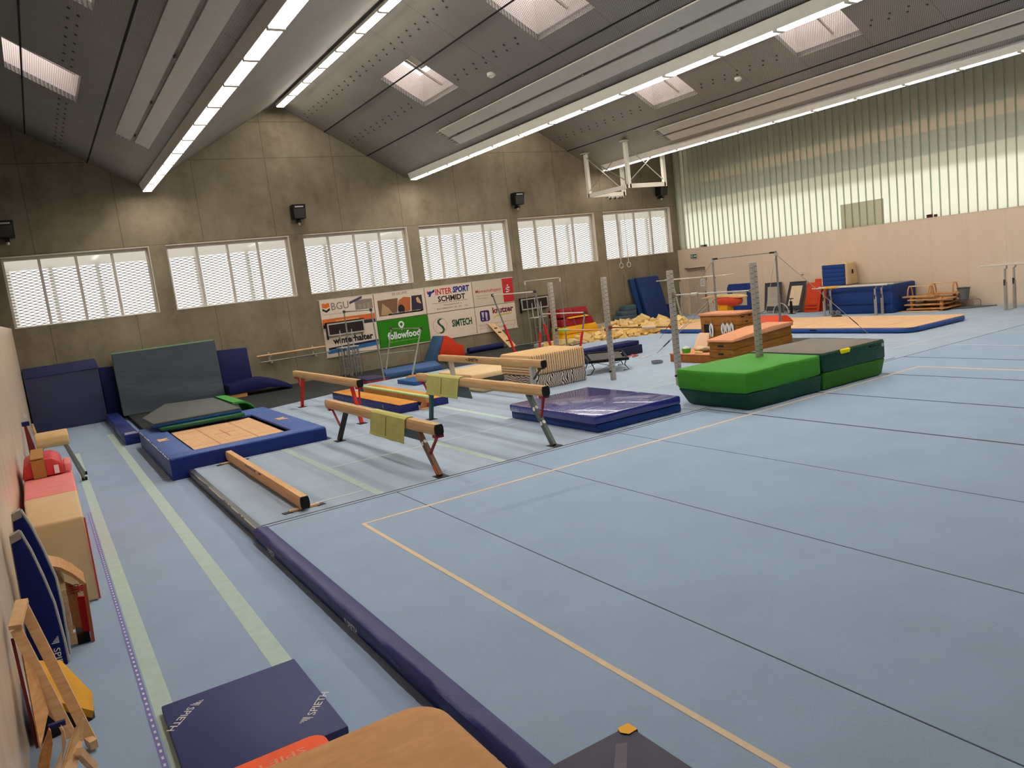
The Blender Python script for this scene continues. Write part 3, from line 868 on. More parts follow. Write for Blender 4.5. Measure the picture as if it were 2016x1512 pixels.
q.box(-.36, -.2, 12.52, 12.54, .8, 1.055); q.box(-.36, -.2, 12.52, 13.58, 1.065, 1.08); q.box(-.36, -.2, 13.56, 13.58, .8, 1.07)
ob('strap', q, mat('brown strap', (168, 122, 66), .6, .08), r_)
t_ = MB(); flat(t_, (-.1, 12.535, .82), (1, 0, .0), (0, .0, 1), [[(0, 0), (.06, 0), (.06, .12), (0, .12)]])
ob('white_label', t_, M_print, r_)

# two navy boards standing on end with white rims
M_bcover = mat('deep navy cover', (10, 26, 92), .6, .06)
def navy_board(yc, P0, label, text):
    """P0: outline (x, z) from the wall foot up over the tip and down the curved edge"""
    b = thing('padded_board', label, 'padded board', (-.4, yc, AZ), 'navy boards against the left wall')
    ob('navy_cover', MB().prism(P0, 'y', yc, yc + .08), M_bcover, b, bevel=.005)
    ob('white_rim', MB().tube([(x + .004, yc + .04, z) for x, z in P0[3:]], .017, 8), M_lgrey, b, smooth=True)
    ob('grey_rim', MB().tube([(x - .002, yc + .04, z) for x, z in P0[:3]], .008, 8), M_lgrey, b, smooth=True)
    (xa, za), (xb, zb) = P0[2], P0[3]
    ob('end_cap', MB().add([(xa - .004, yc - .006, za - .06), (xb + .012, yc - .006, zb - .06), (xb + .006, yc - .006, zb + .008), (xa - .004, yc - .006, za + .008), (xa - .004, yc + .086, za - .06), (xb + .012, yc + .086, zb - .06), (xb + .006, yc + .086, zb + .008), (xa - .004, yc + .086, za + .008)], [(0, 1, 2, 3), (7, 6, 5, 4), (0, 4, 5, 1), (1, 5, 6, 2), (2, 6, 7, 3), (3, 7, 4, 0)]), M_alu, b)
    if text:
        q = MB(); o_ = Vector((-0.326, 7.800, 0.121)); e_ = Vector((-0.324, 7.800, -0.141)); d_ = (e_ - o_).normalized(); u_ = Vector((-d_.z, 0, d_.x))
        maker_mark(q, o_ + Vector((0, -.004, 0)) - u_ * .025 - d_ * .01, d_, u_, .06, .065)
        lettering(q, 'SPIETH', o_ + Vector((0, -.004, 0)) + d_ * .095 - u_ * .022, d_, u_, .26, .052, .012)
        ob('lettering', q, M_print, b)
    return b
def xz(*p): return [(max(-.538, a[0]), a[2]) for a in p]
navy_board(7.80, xz((-.538, 0, AZ), (-0.498, 7.800, 0.541), (-0.482, 7.800, 1.099), (-0.417, 7.800, 1.127), (-0.367, 7.800, 0.942), (-0.319, 7.800, 0.693), (-0.277, 7.800, 0.420), (-0.262, 7.800, 0.078), (-0.262, 7.800, -0.219)), 'navy padded board with white lettering, the nearer of two on end by the wall', True)
navy_board(8.0, xz((-.538, 0, AZ), (-0.477, 8.000, 0.853), (-0.445, 8.000, 1.248), (-0.387, 8.000, 1.270), (-0.333, 8.000, 1.095), (-0.278, 8.000, 0.850), (-0.233, 8.000, 0.585), (-0.228, 8.000, 0.290), (-0.247, 8.000, -0.149)), 'navy padded board with grey rim, the farther of two on end by the wall', False)

# red and plywood springboards
M_redpad = mat('red rubber pad', (176, 18, 22), .5, .08)
s = thing('springboard', 'springboard with a red pad standing in front of the beige block', 'springboard', (-.1, 8.3, AZ), 'springboards along the left wall')
dk = xz((-0.265, 8.200, 0.682), (-0.175, 8.200, 0.634), (-0.090, 8.200, 0.548), (-0.005, 8.200, 0.425))
ob('curved_deck', MB().prism(dk + [(x - .012, z - .03) for x, z in dk[::-1]], 'y', 8.16, 8.55), M_woodb, s)
rl = xz((-0.002, 8.200, 0.419), (-0.017, 8.200, 0.009), (-0.024, 8.200, -0.180))
for yy in (8.15, 8.52):
    ob('side_rail', MB().prism([(rl[0][0], rl[0][1]), (rl[1][0], rl[1][1]), (rl[2][0], AZ + .003), (rl[2][0] - .03, AZ + .003), (rl[1][0] - .03, rl[1][1]), (rl[0][0] - .03, rl[0][1] - .01)], 'y', yy, yy + .03), M_legred if False else mat('reddish plywood edge', (170, 84, 58), .5, .08), s)
rp = xz((-0.095, 8.200, 0.302), (-0.020, 8.200, 0.292), (-0.033, 8.200, -0.057), (-0.107, 8.200, -0.041))
ob('red_pad', MB().prism(rp, 'y', 8.20, 8.23), M_redpad, s)
bp = xz((-0.168, 8.200, 0.457), (-0.081, 8.200, 0.379), (-0.100, 8.200, -0.023), (-0.176, 8.200, 0.004))
ob('inner_board', MB().prism(bp, 'y', 8.26, 8.29), M_woodb, s)
cs = Vector((-0.077, 8.200, 0.377))
for i in range(3):
    ob('coil_spring', MB().tube([(cs.x - .05 + .045 * i + .018 * math.cos(a_ * .9), 8.22 + .018 * math.sin(a_ * .9), cs.z - .04 + a_ * .0034) for a_ in range(26)], .004, 5), M_redpad, s)
ob('dark_foot', MB().box(rl[2][0] - .14, rl[2][0] - .032, 8.18, 8.5, AZ + .002, AZ + .1), M_blackrub, s)
s = thing('springboard', 'plain plywood springboard squeezed beside the red padded springboard', 'springboard', (-.28, 8.3, AZ), 'springboards along the left wall')
dk = xz((-0.274, 8.200, 0.680), (-0.221, 8.200, 0.584), (-0.186, 8.200, 0.498), (-0.170, 8.200, 0.448))
ob('curved_deck', MB().prism([(x, z) for x, z in dk] + [(x - .035, z - .012) for x, z in dk[::-1]], 'y', 8.3, 8.5), M_plywood, s)
pp = xz((-0.203, 8.200, 0.428), (-0.169, 8.200, 0.428), (-0.180, 8.200, 0.006), (-0.216, 8.200, -0.007))
ob('side_rail', MB().prism(pp, 'y', 8.12, 8.15), M_plywood, s)
ob('slanted_brace', MB().bar((-0.237, 8.160, 0.212), (-0.183, 8.160, 0.021), .03, .05), M_woodb, s)
ob('foot_block', MB().bar((-0.188, 8.160, -0.008), (-.19, 8.16, AZ + .03), .035, .055), M_plywood, s)

# yellow padded wedge
y_ = thing('padded_wedge', 'yellow padded wedge with black underside lying behind the wooden frame', 'wedge', (-.25, 6.6, AZ))
P = [(-.50, 6.9, .32), (-.28, 7.1, .16), (-.11, 6.78, -.05), (-.12, 6.52, -.09), (-.44, 6.42, .2)]
ob('yellow_top', MB().add(P + [(x - .02, y - .0, z - .05) for x, y, z in P], [(0, 1, 2, 3, 4), (9, 8, 7, 6, 5)] + [(i, (i + 1) % 5, 5 + (i + 1) % 5, 5 + i) for i in range(5)]), M_yellow, y_)
ob('black_underside', MB().add([(x - .02, y - .012, z - .052) for x, y, z in P] + [(-.5, 6.9, AZ), (-.3, 7.1, AZ), (-.12, 6.8, AZ), (-.12, 6.53, AZ), (-.44, 6.42, AZ)], [(0, 1, 2, 3, 4), (9, 8, 7, 6, 5)] + [(i, (i + 1) % 5, 5 + (i + 1) % 5, 5 + i) for i in range(5)]), M_blackrub, y_)

# plywood springboard frames leaning in the corner by the camera
s = thing('springboard', 'upturned plywood springboard with two long rails, nearest the camera at the wall', 'springboard', (-.35, 6.2, AZ), 'springboards along the left wall')
A0, A1 = (-0.421, 6.600, 0.837), (-0.159, 6.069, -0.130)
B0, B1 = (-0.477, 6.400, 0.739), (-0.271, 5.950, 0.040)
ob('long_rail', MB().bar(A0, A1, .036, .07, (1, 0, .2)), M_plywood, s)
ob('long_rail', MB().bar(B0, B1, .036, .07, (1, 0, .2)), M_plywood, s)
ob('end_plate', MB().bar((A0[0] - .0, A0[1] + .03, A0[2] + .03), (B0[0], B0[1] - .03, B0[2] + .03), .035, .08, (1, 0, 0)), M_plywood, s)
D0, D1 = (-0.323, 6.300, 0.188), (-0.332, 6.050, 0.057)
ob('cross_board', MB().slab([(-0.424, 6.350, 0.545), (-0.323, 6.300, 0.188), (-0.273, 6.000, 0.017), (-0.388, 6.100, 0.192)], (.02, .02, -.02)), M_plywood, s)
s = thing('springboard', 'dark edged plywood springboard deck upright between the rails and the wall', 'springboard', (-.45, 6.1, AZ), 'springboards along the left wall')
ob('deck', MB().slab([(-0.463, 6.300, 0.601), (-0.420, 6.300, 0.562), (-0.367, 6.000, 0.247), (-0.435, 5.700, 0.144)], (-.01, .03, 0)), M_woodb, s)
ob('red_edge', MB().bar((-0.510, 6.400, 0.674), (-0.456, 5.800, 0.122), .02, .05), mat('dark red rubber edge', (92, 16, 20), .5, .1), s)
s = thing('springboard', 'short plywood springboard with rounded blade ends at the bottom left corner', 'springboard', (-.3, 5.6, AZ), 'springboards along the left wall')
def blade(p, m_, t_=(0.0, .03, 0)):
    n = len(p); return MB().add(list(p) + [(a[0] + t_[0], a[1] + t_[1], a[2] + t_[2]) for a in p], [tuple(range(n)), tuple(range(2 * n - 1, n - 1, -1))] + [(i, (i + 1) % n, n + (i + 1) % n, n + i) for i in range(n)])
ob('blade', blade([(-0.363, 5.600, 0.300), (-0.355, 5.600, 0.282), (-0.359, 5.600, 0.195), (-0.390, 5.600, 0.085), (-0.448, 5.500, -0.046), (-0.503, 5.500, -0.018), (-0.441, 5.600, 0.144)], M_woodb), M_woodb, s)
ob('blade', blade([(-0.291, 5.500, 0.336), (-0.281, 5.500, 0.297), (-0.281, 5.500, 0.220), (-0.326, 5.500, 0.107), (-0.379, 5.400, -0.024), (-0.367, 5.400, 0.109), (-0.314, 5.500, 0.172)], M_woodb), M_plywood, s)
ob('blade', blade([(-0.174, 5.750, 0.238), (-0.171, 5.750, 0.203), (-0.202, 5.700, 0.093), (-0.307, 5.400, -0.059), (-0.384, 5.400, -0.021), (-0.310, 5.600, 0.084), (-0.260, 5.700, 0.149)], M_woodb), M_plywood, s)
ob('navy_top', MB().bar((-0.370, 5.700, 0.269), (-0.272, 5.700, 0.267), .03, .03), M_navy, s)
ob('foot_rail', MB().bar((-0.231, 5.600, 0.084), (-0.169, 5.731, -0.130), .04, .05), M_plywood, s)
ob('foot_block', MB().obox((-0.165, 6.045, -0.100), (.05, .1, .06), rz=.3), M_plywood, s)

# flat navy mat with white lettering
m = thing('gym_mat', 'flat navy mat with white lettering in two corners on the aisle floor', 'mat', (.82, 5.55, AZ))
ob('mat_body', MB().box(.315, 1.335, 4.9, 6.19, AZ, -.085), mat('dull navy vinyl', (54, 62, 112), .55, .06, 2, .004, 6), m, bevel=.012)
q = MB()
d = Vector((.62, .78, 0)).normalized(); u_ = Vector((-.78, .62, 0)).normalized()
o_ = Vector((1.133, 5.124, -0.084)); maker_mark(q, o_ + Vector((0, 0, .001)), d, u_, .075, .08)
lettering(q, 'SPIETH', o_ + d * .10 + Vector((0, 0, .001)), d, u_, .30, .06, .012)
o_ = Vector((0.542, 6.085, -0.084)); d2, u2 = -d, -u_
maker_mark(q, o_ + Vector((0, 0, .001)), d2, u2, .075, .08)
lettering(q, 'SPIETH', o_ + d2 * .10 + Vector((0, 0, .001)), d2, u2, .30, .06, .012)
ob('lettering', q, M_print, m)

# vaulting table in the foreground
v_ = thing('vaulting_table', 'vaulting table with a rounded tan suede top at the bottom of the view', 'vaulting table', (.8, 2.3, AZ))
def rr(x0, x1, y0, y1, r, n=8):
    o = []
    for cx0, cy0, a in ((x1 - r, y1 - r, 0), (x0 + r, y1 - r, 90), (x0 + r, y0 + r, 180), (x1 - r, y0 + r, 270)):
        o += [(cx0 + r * math.cos(math.radians(a + 90 * i / n)), cy0 + r * math.sin(math.radians(a + 90 * i / n))) for i in range(n + 1)]
    return o
oc = rr(.31, 1.275, 1.95, 3.17, .17)
q = MB(); n = len(oc)
cxm, cym = .79, 2.55
lv = [(0, .72), (0, .86), (.015, .9), (.05, .925), (.12, .94)]
for ins, z in lv:
    for x, y in oc:
        d_ = Vector((x - cxm, y - cym, 0)); L_ = d_.length
        p_ = Vector((cxm, cym, 0)) + d_ * ((L_ - ins) / L_)
        q.v.append(Vector((p_.x, p_.y, z)))
for j in range(len(lv) - 1):
    q.f += [(j * n + i, j * n + (i + 1) % n, (j + 1) * n + (i + 1) % n, (j + 1) * n + i) for i in range(n)]
q.f += [tuple(range(n - 1, -1, -1)), tuple((len(lv) - 1) * n + i for i in range(n))]
k = NT('worn tan suede'); vv, x, y, z = k.pos()
a = k.noise(vv, 2.2, 4, .6); b = k.noise(vv, 7, 4, .6, (1, 3, 1))
col = k.ramp(k.math('MULTIPLY_ADD', a, .6, k.math('MULTIPLY', b, .4)), [(.35, lin((190, 132, 76))), (.55, lin((206, 148, 90))), (.72, lin((222, 170, 114)))])
k.bsdf(col, .62, 0, .35, k.bump(k.noise(vv, 300, 2, .5), .001, .3))
ob('suede_top', q, k.m, v_, smooth=True)
ob('pedestal', MB().prism(rr(.5, 1.08, 2.15, 2.95, .12, 4), 'z', AZ, .72), M_dgrey, v_)
m = thing('safety_pad', 'orange pad with faint lettering lying between the navy mat and the vaulting table', 'pad', (.8, 4.4, AZ))
ob('orange_pad', MB().prism(rr(.25, 1.15, 3.5, 4.88, .1, 5), 'z', AZ, -.03), M_orange, m, bevel=.01)
q = MB(); lettering(q, 'SPIETH', (1.0, 4.78, -.0285), (-1, 0, 0), (0, -1, 0), .42, .06, .01)
ob('lettering', q, mat('faded print', (236, 156, 124), .7), m)
# dark navy block with a yellow corner
m = thing('soft_block', 'dark navy block with a bright yellow corner at the bottom of the view', 'soft block', (2.1, 2.4, .001))
ZB = .42
ob('navy_cover', MB().box(1.5, 2.255, 1.6, 2.985, .033, ZB), mat('scuffed dark navy vinyl', (56, 54, 76), .5, .16, 3, .004, 12), m, bevel=.01)
ob('yellow_corner', MB().add([(2.262, 2.992, ZB + .004), (2.19, 2.995, ZB + .004), (2.175, 2.955, ZB + .005), (2.2, 2.915, ZB + .005), (2.262, 2.92, ZB + .004), (2.262, 2.992, ZB - .06), (2.19, 2.992, ZB - .03), (2.262, 2.92, ZB - .03)], [(0, 1, 2, 3, 4), (0, 5, 6, 1), (0, 4, 7, 5)]), mat('yellow corner patch', (246, 178, 30), .5, .04), m)
ob('scuff', MB().add([(2.1, 2.9, ZB + .002), (1.6, 2.35, ZB + .002), (1.66, 2.32, ZB + .002), (2.15, 2.87, ZB + .002)], [(0, 1, 2, 3)]), mat('pale scuff', (104, 96, 112), .6, .2), m)

# ================================================================ balance beams
M_beam = wood('pale beam suede', (184, 146, 102), (206, 168, 122), 3, (6, .6, 6), .6)
M_legbrown = mat('worn brown leg', (106, 74, 54), .45, .2, 6)
M_legblack = mat('black steel leg', (44, 40, 38), .45, .1)
M_legteal = mat('teal painted leg', (50, 86, 92), .45, .1)
M_legolive = mat('olive grey leg', (84, 96, 92), .45, .12)
M_legred = mat('red painted steel', (196, 34, 36), .4, .08)
M_braced = mat('dark red brace', (150, 34, 38), .45, .08)
def beam(label, X, y0, y1, zt, near, far, mats, braces=True, w=.062, caps=True, discs=()):
    b = thing('balance_beam', label, 'balance beam', (X, (y0 + y1) / 2, 0), 'balance beams')
    zb = zt - .165
    pf = [(-.048, 0), (.048, 0), (.066, .04), (.068, .083), (.066, .125), (.05, .165), (-.05, .165), (-.066, .125), (-.068, .083), (-.066, .04)]
    ob('beam_body', MB().prism([(X + a, zb + c) for a, c in pf], 'y', y0 + .02, y1), M_beam, b)
    if caps:
        ob('end_cap', MB().prism([(X + a * 1.02, zb + c - .001) for a, c in pf], 'y', y0 - .012, y0 + .02), M_black, b)
        ob('end_cap', MB().prism([(X + a * 1.0, zb + c) for a, c in pf], 'y', y1, y1 + .012), M_beam, b)
    for i, (top, foot) in enumerate((near, far)):
        lg = ob('leg', MB().bar((X, top[0], zb + .01), (X, foot, 0.004), w, .095, (0, 1, 0)), mats[i], b)
        ob('floor_plate', MB().box(X - .09, X + .09, foot - .13, foot + .09, 0.0005, .008), M_black, lg)
        if braces:
            yb, ym, zm = top[1], top[2], top[3]
            br = ob('brace', MB().bar((X, yb, zb), (X, ym, zm), .03, .035), mats[2], b)
            ob('clamp', MB().box(X - .07, X + .07, yb - .05, yb + .05, zb - .035, zb + .004), mats[2], b)
        if i == 0:
            for f in discs:
                yy = top[0] + (foot - top[0]) * f; zz = (zb + .01) * (1 - f)
                dirn = Vector((0, foot - top[0], -zb)).normalized()
                for sx in (-1, 1):
                    pass
                nrm = Vector((-1, 0, 0)); p_ = Vector((X - w / 2, yy, zz))
                ob('white_disc', MB().cyl(p_, p_ + nrm * .006, .035, 14), M_white, lg)
                up_ = Vector((0, -1, 0)) - dirn * Vector((0, -1, 0)).dot(dirn); up_.normalize()
                p_ = Vector((X, yy, zz)) + up_ * .047
                ob('white_disc', MB().cyl(p_, p_ + up_ * .006, .03, 14), M_white, lg)
    return b
b1 = beam('balance beam with brown front leg and olive towel, nearest of the raised beams', 4.7, 9.99, 14.97, .805, ((10.74, 10.05, 10.40, .31), 10.16), ((13.95, 14.78, 14.42, .33), 14.61), (M_legbrown, M_legblack, M_braced), discs=(.3,))
q = MB(); flat(q, (4.668, 10.235, .085), (0, -.72, -.7), (0, .7, -.72), [[(0, -.03), (.17, -.03), (.17, .03), (0, .03)]])
ob('orange_sticker', MB().slab([(4.6655, 10.31, .155), (4.6655, 10.26, .165), (4.6655, 10.15, .04), (4.6655, 10.20, .03)], (.003, 0, 0)), M_orange, b1)
ob('orange_sticker', MB().slab([(4.675, 10.255, .165), (4.725, 10.255, .165), (4.725, 10.135, .03), (4.675, 10.135, .03)], (0, -.004, 0)), M_orange, b1)
b2 = beam('balance beam with teal legs and olive towel beside the glossy blue mats', 6.8, 10.25, 15.1, .98, ((10.80, 10.33, 10.52, .34), 10.2), ((14.5, 14.93, 14.66, .5), 14.76), (M_legolive, M_legteal, M_braced), discs=(.3, .58))
b3 = beam('lettered balance beam on grey legs in front of the striped mattress', 9.1, 13.68, 18.65, .935, ((14.16, 13.8, 14.14, .5), 14.2), ((18.05, 18.4, 18.1, .5), 18.0), (M_lgrey, M_lgrey, M_dgrey), w=.1)
q = MB(); maker_mark(q, (9.028, 17.1, .82), (0, -1, 0), (0, 0, 1), .07, .09); lettering(q, 'SPIETH', (9.028, 16.96, .82), (0, -1, 0), (0, 0, 1), .5, .085, .03)
ob('lettering', q, M_black, b3)
b4 = beam('balance beam on bright red legs behind the trampoline, farthest to the left', 5.72, 15.8, 20.65, .985, ((16.36, 15.9, 15.98, .44), 16.05), ((19.99, 20.5, 20.24, .5), 20.5), (M_legred, M_legred, M_legred))
# low beam
b5 = thing('balance_beam', 'low chipped wooden balance beam lying almost on the floor near the edge', 'balance beam', (2.68, 12.6, 0), 'balance beams')
pf = [(-.047, .03), (.047, .03), (.06, .07), (.062, .11), (.058, .16), (.047, .2), (-.047, .2), (-.058, .16), (-.062, .11), (-.06, .07)]
ob('beam_body', MB().prism([(2.68 + a, c) for a, c in pf], 'y', 10.22, 15.0), wood('low beam wood', (204, 156, 108), (222, 178, 130), 3, (6, .6, 6), .6), b5)
ob('end_cap', MB().prism([(2.68 + a * 1.03, c) for a, c in pf], 'y', 10.19, 10.22), M_black, b5)
for yy in (10.33, 14.8):
    f_ = ob('foot', MB().box(2.48, 2.9, yy - .03, yy + .03, .006, .03), M_plywood, b5)
    for xx in (2.46, 2.92):
        ob('floor_plate', MB().obox((xx, yy, .004), (.12, .1, .006), rz=.15), M_black, f_)
q = MB()
for y_, l_ in ((13.1, .28), (12.7, .42), (12.35, .12)):
    q.box(2.613, 2.64, y_, y_ + l_, .165, .19)
ob('chipped_edge', q, M_legbrown, b5)

# towels over the beams
M_olive = mat('olive felt cloth', (180, 178, 108), .9, .07, 10, .003, 80)
M_oliveh = mat('olive cloth hem', (190, 190, 118), .9, .05)
M_clothback = mat('grey cloth backing', (118, 128, 132), .9, .05)
def towel(label, X, zt, ya, yb, dl, dr):
    t = thing('towel', label, 'towel', (X, (ya + yb) / 2, zt), 'olive towels over the beams')
    def path(o):
        return [(X - .082 - o - .015, zt - dl), (X - .078 - o, zt - .12), (X - .066 - o, zt - .01), (X - .04, zt + .006 + o), (X + .04, zt + .006 + o), (X + .068 + o, zt - .01), (X + .09 + o, zt - .12), (X + .16 + o, zt - dr)]
    ou, ii = path(.012), path(.004)
    q = MB(); ny = 10
    for j in range(ny + 1):
        yy = ya + (yb - ya) * j / ny
        for i, (x, z) in enumerate(ou + ii[::-1]):
            k_ = i if i < 8 else 15 - i
            sk = (.12 if k_ == 0 else .05 if k_ == 1 else 0)
            q.v.append(Vector((x + (.008 * math.sin(j * 1.4) if k_ < 2 else 0), yy + sk, z)))
    n_ = 16
    q.f = [(j * n_ + i, j * n_ + (i + 1) % n_, (j + 1) * n_ + (i + 1) % n_, (j + 1) * n_ + i) for j in range(ny) for i in range(n_)] + [tuple(range(n_ - 1, -1, -1)), tuple(ny * n_ + i for i in range(n_))]
    ob('cloth', q, M_olive, t)
    hem = MB()
    x, z = ou[0]
    hem.bar((x - .004, ya + .1, z + .03), (x - .004, yb + .1, z + .03), .006, .035)
    hem.bar((x - .004, ya + .13, z + .02), (X - .09, ya + .01, zt - .02), .006, .03); 
    ob('hem', hem, M_oliveh, t)
    ob('centre_seam', MB().bar((x - .002, (ya + yb) / 2 + .12, z + .04), (X - .092, (ya + yb) / 2 + .03, zt - .03), .005, .012), mat('seam', (120, 118, 60), .9), t)
    b_ = MB(); b_.slab([(X + .086, ya, zt - .11), (X + .086, yb, zt - .11), (X + .156, yb - .0, zt - dr), (X + .156, ya, zt - dr)], (-.006, 0, -.004))
    ob('grey_backing', b_, M_clothback, t)
towel('olive felt towel with grey backing hung over the nearest raised beam', 4.7, .805, 11.0, 12.45, .41, .40)
towel('olive felt towel with grey backing hung over the teal legged beam', 6.8, .98, 13.1, 14.5, .41, .44)

# mats and the pale green trestle beam
M_suedeo = mat('worn orange brown mat top', (196, 134, 56), .75, .18, 3, .01, 4, stretch=(1, .4, 1))
for x0, x1, lb in ((6.72, 7.2, 'orange topped blue mat on the near side of the low green beam'), (7.48, 7.98, 'orange topped blue mat on the far side of the low green beam')):
    m = thing('landing_mat', lb, 'mat', ((x0 + x1) / 2, 18.5, 0), 'orange topped mats by the green beam')
    ob('blue_side', MB().box(x0, x1, 16.22, 20.9, .001, .185), M_navy, m, bevel=.015)
    ob('orange_top', MB().box(x0 + .006, x1 - .006, 16.226, 20.894, .186, .199), M_suedeo, m, bevel=.006)
    for yy in (17.2, 20.0):
        ob('grip_flap', MB().obox((x0 - .004, yy, .09), (.006, .1, .1)), M_legolive, m)
g = thing('practice_beam', 'low practice beam with pale green top between two orange topped mats', 'balance beam', (7.34, 18, 0))
ob('green_top', MB().box(7.29, 7.39, 15.95, 20.0, .275, .325), mat('pale green foam', (186, 214, 152), .7, .06), g, bevel=.012)
ob('wooden_beam', MB().box(7.3, 7.38, 15.98, 19.96, .16, .274), M_woodb, g)
for yy in (16.2, 19.7):
    ob('trestle', MB().prism([(7.22, .03), (7.46, .03), (7.39, .16), (7.29, .16)], 'y', yy - .03, yy + .03), M_woodb, g)
    ob('foot_board', MB().obox((7.34, yy - .02, .016), (.26, .3, .03)), M_plywood, g)
ob('red_bracket', MB().box(7.395, 7.45, 16.12, 16.16, .05, .24), M_legred, g)

# glossy blue mats
def m_gloss():
    k = NT('glossy wrinkled blue vinyl'); v, x, y, z = k.pos()
    n1 = k.noise(v, 2.0, 3, .5, (.8, 3.2, 1)); n2 = k.noise(v, 5, 2, .5, (2.4, .7, 1))
    k.bsdf(lin((42, 48, 128)), .2, 0, .6, k.bump(k.math('ADD', n1, k.math('MULTIPLY', n2, .12)), .05, .5), .5)
    return k.m
M_gloss = m_gloss()
single('landing_mat', 'glossy wrinkled blue landing mat on top of another in front of the high bar posts', 'mat', MB().box(7.68, 9.66, 10.2, 12.95, .153, .30), M_gloss, 'glossy blue mats', bevel=.03)
single('landing_mat', 'matt blue landing mat underneath the glossy wrinkled one', 'mat', MB().box(7.74, 9.68, 10.22, 13.0, .002, .150), mat('plain blue vinyl', (24, 56, 122), .5, .08), 'glossy blue mats', bevel=.03)

# green crash mats
M_gtop = mat('bright green vinyl', (58, 136, 36), .6, .06, 3, .006, 5)
M_gside = mat('mid green vinyl', (48, 104, 24), .6, .1, 3, .02, 3)
M_gdark = mat('dark green vinyl', (12, 62, 48), .42, .16, 3, .03, 3)
m = thing('crash_mat', 'thick crash mat with bright green top and dark green base by the border line', 'mat', (11.2, 9.9, 0), 'green crash mats')
ob('upper_half', MB().box(10.12, 12.14, 9.06, 10.75, .30, .69), M_gtop, m, bevel=.05, cut=3, wob=.02, wobs=1.6)
ob('lower_half', MB().hexa([(10.24, 9.14, .003), (12.12, 9.08, .003), (12.12, 10.7, .003), (10.24, 10.6, .003), (10.13, 9.06, .31), (12.14, 9.06, .31), (12.14, 10.74, .31), (10.13, 10.74, .31)]), M_gdark, m, bevel=.03, cut=4, wob=.018, wobs=2)
ob('green_tag', MB().box(11.0, 11.25, 9.105, 9.11, .02, .06), M_gtop, m)
m = thing('crash_mat', 'thick crash mat with grey top and dark green sides by the border line', 'mat', (13.2, 9.9, 0), 'green crash mats')
ob('upper_half', MB().box(12.17, 14.12, 9.05, 10.75, .33, .69), M_gdark, m, bevel=.03, cut=3, wob=.012, wobs=1.6)
ob('grey_top', MB().box(12.19, 14.10, 9.07, 10.73, .685, .705), mat('grey mat cover', (112, 106, 100), .75, .06, 3, .006, 4), m, bevel=.008, cut=3, wob=.012, wobs=1.6)
ob('lower_half', MB().hexa([(12.19, 9.08, .003), (14.02, 9.08, .003), (14.02, 10.7, .003), (12.19, 10.7, .003), (12.17, 9.05, .34), (14.12, 9.05, .34), (14.12, 10.75, .34), (12.17, 10.75, .34)]), M_gside, m, bevel=.04, cut=3, wob=.015, wobs=2)
ob('corner_label', MB().box(13.98, 14.04, 9.03, 9.034, .57, .63), M_lgrey, m)
ob('grip', MB().obox((13.7, 9.03, .62), (.2, .012, .03)), M_black, m)
sg = MB().obox((12.84, 9.045, .66), (.26, .06, .085), rx=.25)
single('sponge', 'bright yellow sponge draped over the edge of the grey topped crash mat', 'sponge', sg, mat('yellow sponge', (246, 232, 20), .9, .08), bevel=.02)

# ================================================================ four marked posts with bars
PX_ = 11.73
M_post = mat('grey steel post', (166, 158, 150), .42, .05, metal=.25)
def post(y, label):
    p = thing('bar_post', label, 'post', (PX_, y, 0), 'square posts of the low high bars')
    ob('post_tube', MB().box(PX_ - .055, PX_ + .055, y - .055, y + .055, .001, 2.51), M_post, p, bevel=.012)
    q = MB(); h = MB()
    for i in range(22):
        z = .3 + .1 * i
        q.box(PX_ - .0575, PX_ - .0545, y - .045, y + .02, z, z + .012)
        h.cyl((PX_ - .02, y - .0545, z + .03), (PX_ - .02, y - .0575, z + .03), .010, 8); h.cyl((PX_ + .022, y - .0545, z + .03), (PX_ + .022, y - .0575, z + .03), .010, 8)
    ob('height_marks', q, mat('faint height mark', (118, 112, 106), .6), p); ob('pin_holes', h, M_black, p)
    ob('locking_knob', MB().cyl((PX_ - .055, y, .22), (PX_ - .1, y, .22), .025, 10), M_black, p)
    return p
for y, lb in ((16.91, 'square grey post with marks, behind the striped mattress'), (14.65, 'square grey post with marks beside the black mini trampoline'), (12.38, 'square grey post with marks standing free behind the glossy blue mats'), (10.12, 'square grey post with marks behind the green crash mats')):
    post(y, lb)
def hbar(label, ya, yb, z, m_, sleeve=None, cm_=None):
    b = thing('low_high_bar', label, 'bar', (PX_, (ya + yb) / 2, z), 'bars between the marked posts')
    ob('steel_bar', MB().cyl((PX_, ya + .056, z), (PX_, yb - .056, z), .016, 10), m_, b)
    for y, s in ((ya + .056, 1), (yb - .056, -1)):
        ob('end_clamp', MB().box(PX_ - .04, PX_ + .04, y + (0 if s > 0 else -.05), y + (.05 if s > 0 else 0), z - .035, z + .035), cm_ or M_steel, b)
    if sleeve:
        ob('sleeve', MB().cyl((PX_, sleeve[0], z), (PX_, sleeve[1], z), .034, 12), sleeve[2], b)
hbar('wooden bar with a green tape wrap between the two rear posts', 14.65, 16.91, 1.24, mat('pinkish wooden bar', (204, 150, 124), .5, .06), (16.3, 16.7, mat('mint tape', (140, 190, 120), .8)), M_dgrey)
hbar('thin rusty bar with a pale sleeve between the two middle posts', 12.38, 14.65, 1.29, mat('rusty bar', (112, 84, 60), .4, .1, metal=.6), (12.95, 13.4, mat('pale pipe sleeve', (222, 200, 176), .7)), M_braced)
hbar('bright steel bar with a short sleeve between the two front posts', 10.12, 12.38, 1.975, M_chrome, (11.6, 11.78, M_offw), M_steel)

